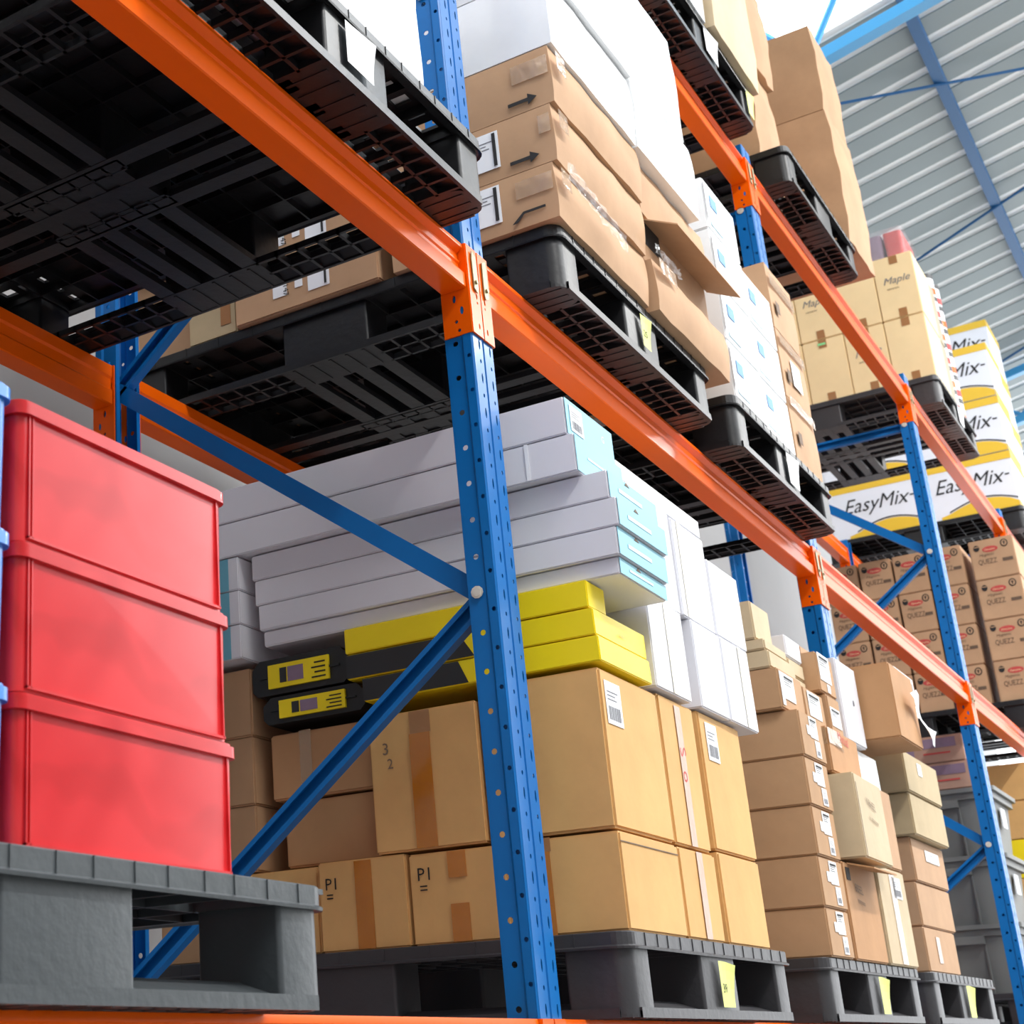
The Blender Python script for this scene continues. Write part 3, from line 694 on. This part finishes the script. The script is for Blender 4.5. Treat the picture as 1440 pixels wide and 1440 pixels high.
# ---------------------------------------------------------------- bottom shelf: tan labelled cartons
TG = 'tan cartons with white labels on the bottom shelf'
zc = [Z0, .272, .398, .524, .650, .772]
nmc = ('lowest', 'second', 'third', 'fourth', 'fifth')
for k in range(5):
    b = Box('cardboard_box', 'tan carton with two white labels, %s from the bottom of left column' % nmc[k], 'box', 1.52, 1.735, -.118 - .003 * k, .26, zc[k], zc[k + 1], K_TAN, group=TG, rz=random.uniform(-.5, .5))
    h = b.lz; s1 = b.sheet('F', .085, .155, h * .48, h * .95, bars=False, head=True); b.sheet('F', .115, .160, h * .08, h * .44); b.decal('paper_label', 'F', .055, .083, h * .52, h * .72, PAPER)
b = Box('cardboard_box', 'tan carton with a tall white label, sixth from the bottom of the left column', 'box', 1.50, 1.72, -.100, .26, .774, .885, K_TAN, group=TG); b.sheet('F', .03, .13, .03, .10, bars=False, head=True); b.decal('paper_label', 'F', .005, .028, .01, .10, PAPER)
b = Box('cardboard_box', 'tan carton with a white label beside the tall-label carton, sixth layer', 'box', 1.722, 1.92, -.102, .26, .774, .875, K_TAN, group=TG); b.sheet('F', .03, .15, .02, .09, bars=False, head=True)
b = Box('cardboard_box', 'small tan carton with a white label at the left of the white upright carton', 'box', 1.93, 2.06, -.112, .20, .774, .885, K_TAN, group=TG); b.sheet('F', .01, .11, .02, .075, bars=False, head=True)
b = Box('cardboard_box', 'tan carton with a big white label, right of the blue upright foot', 'box', 1.90, 2.07, -.108, .16, .888, 1.005, K_TAN, group=TG); b.sheet('F', .01, .125, .035, .115, bars=False, head=True); b.decal('paper_label', 'F', .07, .10, .006, .03, PAPER)
b = Box('cardboard_box', 'flat pale carton with a white dot, under the pale carton with writing', 'box', 1.50, 1.74, -.085, .26, .886, .935, K_PALE, group='pale cartons on the left column'); b.decal('sticker', 'L', .17, .19, .014, .032, PAPER)
b = Box('cardboard_box', 'flat pale carton, thinner, directly under the pale carton with writing', 'box', 1.50, 1.70, -.078, .26, .936, .967, K_PALE, group='pale cartons on the left column'); b.decal('sticker', 'L', .15, .17, .008, .024, PAPER)
b = Box('cardboard_box', 'pale carton with black handwriting at the top of the left column', 'box', 1.50, 1.66, -.058, .24, .968, 1.075, K_PALE, group='pale cartons on the left column')
b.text('handwriting', 'L', .17, .085, 'M&-', .026, INK, rot=-70); b.text('handwriting', 'L', .215, .05, '-WPJ', .022, INK, rot=-60)
for k, (x0, x1, z0, z1) in enumerate(((1.75, 1.895, .878, .915), (1.745, 1.895, .936, .965), (1.745, 1.895, .966, 1.03))):
    if k == 1: z0 = .917; z1 = .964
    Box('product_box' if k == 2 else 'cardboard_box', ('flat pale carton behind the black strap, lower', 'flat pale carton behind the black strap, upper', 'white carton beside the pale carton with writing')[k], 'box', x0, x1, -.07, .22, z0, z1, WHITE if k == 2 else K_PALE, group='pale cartons on the left column')
b = Box('cardboard_box', 'worn pale carton with faded print, leaning over the open carton', 'box', 1.80, 2.14, -.170, .12, .412, .640, K_PALE, group='middle cartons of the tan stack', rz=1.5, lean=.0)
b.text('faded_print', 'F', .10, .15, 'Y RHEEL', .030, INKF, rot=-6); b.text('faded_print', 'F', .11, .11, 'v  nmnnnnn', .022, INKF, rot=-6); b.decal('crease', 'F', .004, .007, .0, .20, INKF)
b = Box('cardboard_box', 'brown carton with a wrinkled clear tape over its top, left of the white strip', 'box', 1.80, 2.12, -.128, .14, .645, .772, K_BROWN, group='middle cartons of the tan stack')
b.decal('tape', 'L', .05, .262, .075, .122, TAPE_C); b.decal('tape', 'F', .0, .13, .078, .122, TAPE_C); b.text('faded_print', 'F', .10, .10, 'Mutual', .04, REDINK, rot=-5); b.text('faded_print', 'F', .06, .075, 'nmnnnnn', .022, INKF, rot=-5)
b = Box('cardboard_box', 'brown carton with an opened top flap, at the foot of the tan stack', 'box', 1.76, 2.10, -.118, .18, Z0, .405, K_BROWN, group='middle cartons of the tan stack')
b.flap(1, .05, .30, .07, -15, K_BROWN, top=True); b.decal('opening_shade', 'F', .02, .06, .205, .238, INK); b.text('faded_print', 'F', .09, .18, 'BBEEL', .03, INKF, rot=-5); b.text('faded_print', 'F', .10, .15, 'nmnnnn', .022, INKF, rot=-5)  # opening decal: dark patch painted for the shade inside the carton
b = Box('cardboard_box', 'pale carton with a clear tape seam beside the opened carton', 'box', 2.12, 2.45, -.122, .18, Z0, .425, K_PALE, group='middle cartons of the tan stack'); b.decal('tape', 'F', .13, .19, .005, .26, TAPE_C); b.sheet('F', .16, .26, .19, .25)
b = Box('cardboard_box', 'tan carton with a strip of clear tape, above the pale taped carton', 'box', 2.15, 2.47, -.12, .18, .430, .665, K_SHIP, group='middle cartons of the tan stack'); b.decal('tape', 'F', .10, .14, .005, .235, TAPE_C); b.sheet('F', .05, .10, .15, .225, bars=False)
b = Box('product_box', 'tall white carton standing between the tan cartons', 'box', 2.08, 2.30, -.118, .12, .774, 1.02, WHITE, group='white cartons on the tan stack'); b.decal('small_mark', 'F', .13, .14, .12, .135, INKG)
b = Box('product_box', 'white carton wedged beside the tall brown carton with hanging paper', 'box', 2.14, 2.47, -.10, .16, .670, .772, WHITEW, group='white cartons on the tan stack')
b = Box('cardboard_box', 'tall brown carton with white paper hanging from its side, top of the tan stack', 'box', 2.315, 2.62, -.215, -.006, .805, 1.035, K_BROWN, group='middle cartons of the tan stack', lean=-.0)
# crumpled hanging paper
vs = []; fs = []; path = [(.0, 0), (.05, .012), (.10, .004), (.13, -.02), (.14, -.05), (.17, -.075), (.23, -.085), (.29, -.08)]
for i, (a, c) in enumerate(path):
    for k, wv in enumerate((0, .03, .06)): vs.append((b.lx / 2 - .17 + a, -b.ly / 2 - .022 - .010 * math.sin(i * 1.3 + k), .15 + c - wv * .8 + .006 * math.sin(i + k)))
for i in range(len(path) - 1):
    for k in range(2): q_ = i * 3 + k; fs.append((q_, q_ + 3, q_ + 4, q_ + 1))
pp = obj('paper_strip', MB().add(vs, fs), PAPER, b.root, smooth=60); pp['label'] = 'crumpled white paper strip'
t = empty('document_case', (2.78, .02, .866)); tag(t, 'white and grey plastic case on top of the tan stack', 'case')
Box('cardboard_box', 'brown carton under the white plastic case', 'box', 2.76, 3.06, -.09, .22, .735, .862, K_GOLD, group='last tan column')
mb = MB().rbox(-.13, .15, -.14, .14, 0, .13, .012, 3); obj('shell', mb, WHITE, t, smooth=35); obj('panel', MB().box(-.134, -.131, -.12, .10, .02, .11), PL_CRATE, t); obj('panel', MB().box(-.09, .11, -.1435, -.141, .02, .11), PL_CRATE, t); 
b = Box('cardboard_box', 'brown carton standing open with a raised flap, just behind the blue upright', 'box', 2.27, 2.44, .02, .20, 1.022, 1.12, K_SHIP, group='middle cartons of the tan stack'); b.decal('paper_label', 'F', .09, .12, .01, .07, PAPER)
Box('cardboard_box', 'brown carton under the open one with a raised flap', 'box', 2.14, 2.47, .17, .45, .67, 1.02, K_SHIP, group='middle cartons of the tan stack')
Box('cardboard_box', 'large brown carton at the back of the tan stack', 'box', 1.76, 2.12, .30, .60, Z0, .798, K_TAN, group='middle cartons of the tan stack')
Box('cardboard_box', 'tan carton seen behind the blue upright at the back', 'box', 1.95, 2.12, .30, .52, .80, 1.11, K_TAN, group='middle cartons of the tan stack')
Box('cardboard_box', 'tan carton in the second column from the aisle, supporting the white label cartons', 'box', 1.76, 2.10, -.10, .28, .64, .77, K_TAN, group=TG) if False else None
# last tan column
zd = [Z0, .282, .414, .570, .650, .732]
LC = 'last tan column'
b = Box('cardboard_box', 'tan carton at the bottom of the last tan column', 'box', 2.72, 3.18, -.098, .22, Z0, .288, K_SHIP, group=LC); b.decal('tape', 'F', .15, .20, .03, .11, TAPE_T)
b = Box('cardboard_box', 'tan carton second from the bottom of the last tan column', 'box', 2.73, 3.22, -.098, .22, .289, .425, K_SHIP, group=LC)
b = Box('cardboard_box', 'tan carton with a white strip label, third in the last tan column', 'box', 2.74, 3.22, -.103, .22, .426, .565, K_SHIP, group=LC); b.sheet('F', .18, .38, .075, .11, bars=False)
b = Box('cardboard_box', 'pale carton fourth in the last tan column', 'box', 2.72, 3.22, -.128, .10, .566, .700, K_OLIVE, group=LC)
b = Box('cardboard_box', 'pale carton with a small white sticker at the top of the last tan column', 'box', 2.70, 3.20, -.135, -.093 + .16, .701, .733 + .10, K_OLIVE, group=LC); b.decal('paper_label', 'F', .18, .24, .07, .11, PAPER)
for o_ in [q for q in C.objects if q.get('label') == 'brown carton under the white plastic case']: o_.location.z += .10; o_.location.y += .02
t.location = (2.80, -.02, .965)

# ---------------------------------------------------------------- middle shelf: stack A
AG = 'wrapped brown shipping cartons on the middle shelf'
za = [Z1, 1.795, 1.942, 2.092]; nma = ('bottom', 'second', 'third')
for k in range(3):
    b = Box('shipping_carton', 'brown carton with a printed arrow at the front corner, %s row' % nma[k], 'box', .27, .82, -.112 - .010 * k, .30, za[k], za[k + 1], K_SHIP, group=AG, bulge=.012)
    h = b.lz; u = b.ly - .105
    if k > 0:
        b.poly('arrow', 'L', [(u, h * .14), (u + .048, h * .14), (u + .048, h * .08), (u + .070, h * .175), (u + .048, h * .27), (u + .048, h * .20), (u, h * .20)], INK, d=.003)
    else: b.poly('arrow', 'L', [(u, .012), (u + .012, .012), (u + .03, .03), (u + .08, .03), (u + .08, .036), (u + .028, .036)], INK, d=.003)
    if k < 2: b.sheet('L', b.ly - .205, b.ly - .128, .030, .125, bars=False, head=False).location.x -= .002; b.decal('barcode', 'L', b.ly - .142, b.ly - .134, .035, .12, INK, d=.0045)
    b.decal('tape', 'L', b.ly - .09 if k != 1 else b.ly - .03, b.ly - .002, h * .50, h * .82, TAPE_C, d=.004); b.decal('tape', 'F', 0, .05, h * .52, h * .85, TAPE_C, d=.002)
    if k == 0: b.text('faded_print', 'F', .08, .05, 'C/5  47     WG 5', .03, INKF)
    if k < 2:
        b = Box('shipping_carton', 'brown carton with labels seen under the pallet, middle of the %s row' % nma[k], 'box', .27, .80, .335, .745, za[k], za[k + 1], K_SHIP, group=AG)
        b.sheet('L', .215, .275, .03, .12, bars=False); b.decal('barcode', 'L', .262, .268, .035, .115, INK, d=.0025); b.decal('paper_label', 'L', .178, .20, .05, .085, PAPER); b.decal('paper_label', 'L', .115, .155, .04, .115, PAPER); b.text('number', 'L', .146, .07, '147', .022, INK, rot=-90, d=.002)
        b = Box('shipping_carton', 'paler carton at the back of the %s row of the shipping cartons' % nma[k], 'box', .29, .80, .75, .90, za[k], za[k + 1], K_OLIVE, group=AG); b.decal('tape', 'L', .10, .13, .03, .11, TAPE_T)
        Box('shipping_carton', 'brown carton at the rear end of the %s row, beside the wall' % nma[k], 'box', .33, .80, .905, 1.10, za[k], za[k + 1], K_SHIP, group=AG)
Box('shipping_carton', 'brown carton behind the front corner, third row', 'box', .27, .80, .335, 1.10, 1.942, 2.092, K_SHIP, group=AG)
b = Box('shipping_carton', 'brown carton with hand marks at the right of the bottom row', 'box', .845, 1.40, -.125, .28, Z1, 1.80, K_SHIP, group=AG, bulge=.015); b.decal('tape', 'F', .0, .12, .10, .14, TAPE_C)
b = Box('shipping_carton', 'opened brown carton with its front flap hanging out toward the aisle', 'box', .845, 1.36, -.105, .28, 1.802, 1.935, K_SHIP, group=AG)
b.flap(1, .03, .53, .10, -28, K_SHIP, top=True, label='brown flap hanging over the aisle'); b.decal('opening_shade', 'F', .0, .15, .06, .128, INK, d=-.001)  # black panel under the flap stands for the shaded gap
b = Box('shipping_carton', 'brown carton under the white cartons, right of the third row', 'box', .845, 1.36, -.115, .28, 1.937, 2.092, K_SHIP, group=AG, bulge=.012)
Box('shipping_carton', 'brown carton filling the back of the wrapped stack', 'box', .82, 1.28, .30, 1.10, Z1, 2.092, K_SHIP, group=AG)
WA = 'white wrapped cartons above the brown ones'
b = Box('product_box', 'large white carton with grey scuffs at the top, right of the blue upright', 'box', .27, .80, -.142, .50, 2.094, 2.290, WHITEW, group=WA, bulge=.012)
Box('product_box', 'white carton at the very top of the wrapped stack', 'box', .27, .80, -.155, .50, 2.292, 2.52, WHITEW, group=WA, bulge=.01)
Box('product_box', 'white carton right of the scuffed one, lower white row', 'box', .805, 1.27, -.145, .50, 2.094, 2.32, WHITEW, group=WA, bulge=.012)
Box('product_box', 'white carton at the upper right of the wrapped stack', 'box', .805, 1.23, -.145, .50, 2.322, 2.66, WHITEW, group=WA, bulge=.01)
Box('product_box', 'white carton behind the upper wrapped cartons', 'box', .27, 1.23, .51, 1.08, 2.094, 2.5, WHITEW, group=WA)
# stack B
BG = 'white and blue cartons on the middle shelf'
zb = [Z1, 1.835, 2.015, 2.195, 2.365]
for k in range(4):
    for j, (x0, x1) in enumerate(((1.50, 1.80), (1.803, 2.10))):
        if k == 3 and j == 1: continue
        b = Box('product_box', 'white carton with blue print, %s row, %s column' % (('bottom', 'second', 'third', 'top')[k], ('left', 'right')[j]), 'box', x0, x1, -.108 + .004 * j, .25, zb[k], zb[k + 1], WHITEW, group=BG)
        b.decal('blue_print', 'F', .05, .11, .09, .13, BLUINK); b.decal('blue_print', 'F', .03, .14, .02, .035, CYAN2)
        if j == 0: b.poly('handle_outline', 'L', [(.26, .06), (.30, .06), (.312, .075), (.312, .12), (.308, .12), (.308, .077), (.298, .065), (.26, .065)], INK)
        b.decal('seam', 'F', .0, .004, .03, .15, INKG)
for k, (z0, z1) in enumerate(((Z1, 1.87), (1.872, 2.11), (2.112, 2.345))):
    b = Box('cardboard_box', 'tan taped carton at the right of the white and blue cartons, %s' % ('lowest', 'middle', 'topmost')[k], 'box', 2.105, 2.40, -.105, .25, z0, z1, K_SHIP, group='tan taped cartons on the middle shelf', bulge=.006)
    b.decal('tape', 'F', .0, .28, .18 if k < 2 else .15, .215 if k < 2 else .19, TAPE_C)
    if k == 1: b.sheet('F', .09, .19, .06, .15)
    b.decal('faded_print', 'F', .03, .07, .06, .10, INKF)
Box('product_box', 'white carton behind the white and blue ones', 'box', 1.50, 2.38, .26, 1.08, Z1, 2.19, WHITEW, group=BG)
# left bay, middle shelf: wrapped white goods on the overhanging pallet
LG = 'white wrapped cartons at the top left'
for k in range(2):
    for j in range(2):
        x1 = -.30 - .37 * j
        Box('product_box', 'white wrapped carton on the overhanging top left pallet, %s row, %s' % (('lower', 'upper')[k], ('next to the blue upright', 'farther left')[j]), 'box', x1 - .365, x1, -.085, .45, Z1 + .20 * k, Z1 + .20 * (k + 1), WHITEW, group=LG, bulge=.01)
Box('product_box', 'white wrapped carton at the back of the overhanging pallet', 'box', -1.04, -.30, .46, 1.08, Z1, Z1 + .4, WHITEW, group=LG)
Box('product_box', 'white wrapped carton on the pallet in the top left corner', 'box', -2.15, -1.25, -.08, 1.05, Z1, Z1 + .4, WHITEW, group=LG)

# ---------------------------------------------------------------- top shelf
TB = 'bright cartons on the top shelf'
Box('product_box', 'white wrapped carton on the left of the top shelf pallet', 'box', 1.43, 1.90, -.10, .40, Z2, Z2 + .75, WHITEW, group=TB, bulge=.015)
Box('shipping_carton', 'brown and white bulging carton at the right of the top shelf pallet', 'box', 1.925, 2.42, -.12, .40, Z2, Z2 + .85, K_PALE, group=TB, bulge=.03)
Box('shipping_carton', 'brown carton behind, on the top shelf pallet', 'box', 1.43, 2.40, .41, 1.08, Z2, Z2 + .7, K_SHIP, group=TB)
Box('shipping_carton', 'narrow brown bulging carton beside the tall brown cartons on the top shelf', 'box', 2.88, 3.20, .015, .40, Z2, Z2 + .50, K_SHIP, group=TB, bulge=.035)
Box('shipping_carton', 'brown wrapped carton above the narrow bulging one on the top shelf', 'box', 2.88, 3.22, -.01, .40, Z2 + .502, Z2 + .95, K_SHIP, group=TB, bulge=.03)
Box('shipping_carton', 'tall brown carton, lower of two at the end of the top shelf pallet', 'box', 3.72, 4.14, -.108, .40, Z2, 3.80, K_SHIP, group=TB, bulge=.025, bev=.01)
Box('shipping_carton', 'tall brown carton, upper of two at the end of the top shelf pallet', 'box', 3.72, 4.10, -.105, .40, 3.802, 4.24, K_SHIP, group=TB, bulge=.02)
Box('shipping_carton', 'brown carton behind on the pallet of tall brown cartons', 'box', 2.83, 3.70, .41, 1.08, Z2, Z2 + .6, K_SHIP, group=TB)
# cream cartons
yc = [-.098, .102, .304, .520, .735, .950]; CG = 'cream cartons on the top shelf'
for r_ in range(2):
    for c_ in range(5):
        z0 = Z2 + .362 * r_
        b = Box('cream_carton', 'cream carton, %s row, %s' % (('lower', 'upper')[r_], ('nearest the aisle', 'second from the aisle', 'third from the aisle', 'fourth from the aisle', 'farthest back')[c_]), 'box', 5.45, 5.86, yc[c_], yc[c_ + 1], z0, z0 + .360, K_CREAM, group=CG)
        b.decal('tape', 'L', .085, .125, .31, .355, TAPE_T); b.decal('tape', 'L', .085, .125, .003, .05, TAPE_T)
        if (r_ + c_) % 2 == 1:
            b.text('logo', 'L', .035, .20, 'Maple', .055, INKG, shear=.35); b.text('small_print', 'L', .05, .165, 'nnnnnn', .02, INKF)
        if r_ == 0 and c_ == 2: b.decal('sticker', 'L', .08, .12, .325, .338, GREENS, d=.001)
for r_ in range(2):
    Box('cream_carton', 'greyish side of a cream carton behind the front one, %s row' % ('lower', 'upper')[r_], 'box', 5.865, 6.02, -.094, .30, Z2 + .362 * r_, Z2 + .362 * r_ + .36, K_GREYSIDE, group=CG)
# shrink-wrapped tubs above the cream cartons
for k in range(6):
    y = -.02 + .10 * k; t = empty('wrapped_pouch', (5.55, y, Z2 + .726)); tag(t, 'wrapped pouch lying on the cream cartons, %s' % ('nearest the aisle, reddish', 'second from the aisle, grey blue', 'third from the aisle, pale', 'fourth from the aisle, white', 'fifth from the aisle, pale', 'last, white')[k], 'pouch', 'pouches on the cream cartons')
    mb = MB(); mb.rbox(-.08, .25, -.046, .046, 0, .14, .02, 4, taper=.004); obj('pouch_body', mb, (REDINK, PURP, WHITEW, WHITEW, CYAN2, WHITEW)[k], t, smooth=50)
f = obj('stretch_film', MB().rbox(5.46, 5.82, -.075, .60, Z2 + .7245, Z2 + .885, .02, 4), FILM, smooth=40); tag(f, 'clear film wrapped around the pouches on the cream cartons', 'plastic film')
# tubs behind the cream cartons
for i in range(2):
    for j in range(6):
        t = empty('product_tub', (6.11 + .155 * i, -.025, Z2 + .004 + .142 * j)); tag(t, 'white tub with black lid behind the cream cartons, %s layer, %s' % (('bottom', 'second', 'third', 'fourth', 'fifth', 'top')[j], ('nearer', 'farther')[i]), 'tub', 'tubs behind the cream cartons')
        obj('body', MB().tube((0, 0, 0), (0, 0, .112), .066, 16), PAPER, t, smooth=40); obj('band', MB().tube((0, 0, .012), (0, 0, .05), .0675, 16), ORANGE if (i + j) % 2 else REDINK, t, smooth=40); obj('lid', MB().tube((0, 0, .112), (0, 0, .138), .068, 16), DARKP, t, smooth=40)

# white and yellow mix cartons, far
EG = 'white and yellow cartons at far right'
def easy(x0, y0, y1, z0, z1, lab):
    b = Box('mix_carton', lab, 'box', x0, x0 + .5, y0, y1, z0, z1, WHITE, group=EG)
    Wd, H = b.ly, b.lz
    b.decal('yellow_band', 'L', 0, Wd, H * .86, H - .002, mY, label='yellow band along the top')
    pts = [(Wd * .18, .002), (Wd * .995, .002), (Wd * .995, H * .10)] + [(Wd * (.995 - .08 * k), H * (.10 + .15 * math.sin(math.pi * (k + .6) / 9.5))) for k in range(1, 10)] + [(Wd * .18, H * .06)]
    b.poly('yellow_panel', 'L', pts, mY)
    arc = [(Wd * (.995 - .08 * k), H * (.115 + .15 * math.sin(math.pi * (k + .6) / 9.5))) for k in range(0, 10)]
    b.poly('dark_line', 'L', arc + [(u_, v_ + .009) for u_, v_ in arc[::-1]], DARKP, d=.0006)
    b.text('lettering', 'L', Wd * .15, H * .47, 'EasyMix', .14, INK, shear=.40, sx=.9); b.text('lettering', 'L', Wd * .05, H * .53, '-', .11, INK); b.text('lettering', 'L', Wd * .90, H * .53, '-', .11, INK)
    b.decal('yellow_band', 'F', 0, b.lx, H * .86, H - .002, mY); b.decal('yellow_panel', 'F', 0, b.lx, .002, H * .12, mY)
mY = mat('carton_yellow', rgb(226, 182, 40), rough=.5)
for r_ in range(3):
    for c_ in range(2):
        if r_ == 2 and c_ == 1: pass
        easy(7.97, -.09 + .575 * c_, -.09 + .575 * c_ + .57, Z2 + .385 * r_, Z2 + .385 * r_ + .383, 'white and yellow carton with script lettering, %s row, %s' % (('bottom', 'middle', 'top')[r_], ('nearer the aisle', 'farther from the aisle')[c_]))
easy(8.50, -.07, .50, Z2 + .001, Z2 + .384, 'white and yellow carton in the second rank behind the others, bottom')
for k in range(1, 4): easy(8.50, -.07, .50, Z2 + .385 * k, Z2 + .385 * k + .383, 'white and yellow carton in the second rank behind the others, %s' % ('second', 'third', 'topmost')[k - 1])

# brown printed cartons, far right on the middle shelf
QG = 'brown printed cartons at far right'
def quezz(y0, y1, z0, z1, lab):
    b = Box('printed_carton', lab, 'box', 6.55, 6.95, y0, y1, z0, z1, K_PRINT2, group=QG, bev=.005)
    Wd, H = b.ly, b.lz
    def disc(u, v, rx, rz, m, nm, d=0, inner=0):
        n = 14; b.poly(nm, 'L', [(u + rx * math.cos(2 * math.pi * i / n), v + rz * math.sin(2 * math.pi * i / n)) for i in range(n)], m, d=d)
    disc(Wd * .17, H * .80, .015, .018, INK, 'round_mark'); b.decal('round_mark', 'L', Wd * .12, Wd * .22, H * .82, H * .84, K_PRINT2, d=.0006)
    disc(Wd * .47, H * .74, .040, .017, REDINK, 'red_oval'); b.text('logo', 'L', Wd * .33, H * .71, 'Genuine', .016, K_CREAM, shear=.3, d=.002)
    disc(Wd * .80, H * .83, .019, .022, INK, 'arrow_mark'); disc(Wd * .80, H * .83, .013, .016, K_PRINT2, 'arrow_mark', d=.0006); b.poly('arrow_mark', 'L', [(Wd * .80 - .003, H * .83 - .010), (Wd * .80 + .003, H * .83 - .010), (Wd * .80 + .003, H * .83 + .002), (Wd * .80 + .009, H * .83 + .002), (Wd * .80, H * .83 + .011), (Wd * .80 - .009, H * .83 + .002), (Wd * .80 - .003, H * .83 + .002)], INK, d=.0012)
    b.text('lettering', 'L', Wd * .20, H * .58, 'Hygienic', .022, INKD, shear=.3); b.text('lettering', 'L', Wd * .15, H * .38, 'QUEZZ', .040, INKD, sx=.72)
    b.decal('dark_bar', 'L', Wd * .70, Wd * .93, H * .38, H * .46, INKD)
    return b
K_PRINT2 = card('cardboard_printed_brown', 196, 158, 124)
INKD = mat('dull_ink', rgb(104, 84, 68), rough=.8)
yq = [(-.155, .072), (.110, .290), (.300, .475), (.482, .660), (.668, .85)]
for c_, (a, b2) in enumerate(yq):
    for r_ in range(4):
        z0 = Z1 + .228 * r_ + .002
        quezz(a, b2, z0, z0 + .227, 'brown carton with a red oval mark, %s row, %s' % (('bottom', 'second', 'third', 'top')[r_], ('column nearest the aisle', 'second column from the aisle', 'third column from the aisle', 'fourth column from the aisle', 'column farthest from the aisle')[c_]))

# grey lidded crates and cartons, bottom shelf at far right
for k, (z0, z1) in enumerate(((Z0 + .002, .455), (.457, .765), (.767, 1.075))):
    t = empty('lidded_crate', (5.72, .31, z0)); tag(t, 'grey plastic lidded crate at bottom right, %s of three' % nmz[k], 'crate', 'grey crates')
    h = z1 - z0; mb = MB(); mb.rbox(-.27, .27, -.25, .27, 0, h - .05, .02, 4, taper=.02)
    for y in (-.12, .02, .16): mb.box(-.272, -.255, y, y + .006, .0, h - .05)
    obj('body', mb, PL_CRATE, t, smooth=35)
    mb = MB(); mb.rbox(-.30, .30, -.285, .30, h - .02, h, .02, 4); mb.rbox(-.285, .285, -.27, .285, h - .05, h - .02, .02, 4); obj('lid', mb, PL_CRATE, t, smooth=35)
    obj('handle', MB().box(-.298, -.262, -.12, .16, h - .085, h - .05), PL_CRATE, t)
    obj('paper_label', MB().box(-.05, .05, -.262, -.256, h * .45, h * .75), PAPER, t)
for k, (z0, z1, dy) in enumerate(((1.077, 1.205, 0), (1.207, 1.335, .0))):
    b = Box('printed_carton', 'purplish printed carton on the grey crates, %s' % ('lower', 'upper')[k], 'box', 5.42, 5.80, .095 + .02 * k, .55, z0, z1, K_PRINT, group='printed cartons on the crates'); L_ = b.ly
    b.decal('printed_band', 'L', L_ - .20, L_ - .03, .07, .115, PURP); b.decal('red_line', 'L', L_ - .18, L_ - .06, .04, .048, REDINK); b.decal('printed_band', 'L', L_ - .30, L_ - .22, .02, .10, PURP)
for k in range(6):
    Box('cardboard_box', 'plain golden carton behind the grey crates, %s from the bottom' % ('first', 'second', 'third', 'fourth', 'fifth', 'sixth')[k], 'box', 6.65, 7.10, -.10, .40, Z0 + .002 + .2 * k, Z0 + .2 + .2 * k, YELL if k == 3 else K_GOLD, group='golden cartons behind the crates')

# stretch film on the middle shelf stack: crumpled glossy scraps over the carton edges
def film(lab, pts, wd, m=FILM):
    vs = []; fs = []; n = len(pts)
    for i, p in enumerate(pts):
        for k in range(5):
            vs.append((p[0] + random.uniform(-.003, .003), p[1] - .004 * ((i + k) % 2) , p[2] + wd * (k / 4 - .5) + random.uniform(-.004, .004)))
    for i in range(n - 1):
        for k in range(4): q_ = i * 5 + k; fs.append((q_, q_ + 5, q_ + 6, q_ + 1))
    tag(obj('stretch_film', MB().add(vs, fs), m), lab, 'plastic film', 'scraps of clear film')
film('crumpled clear film on the edge of the bottom arrow carton', [(.263 + .03 * i, -.145 - .002 * (i % 2), 1.755 - .004 * i) for i in range(12)], .05)
film('crumpled clear film at the seam beside the opened carton', [(.80 + .02 * i, -.150, 1.80 - .004 * (i % 3)) for i in range(10)], .03)
film('crumpled clear film under the white cartons', [(.70 + .03 * i, -.168, 2.09 - .004 * (i % 3)) for i in range(10)], .05)
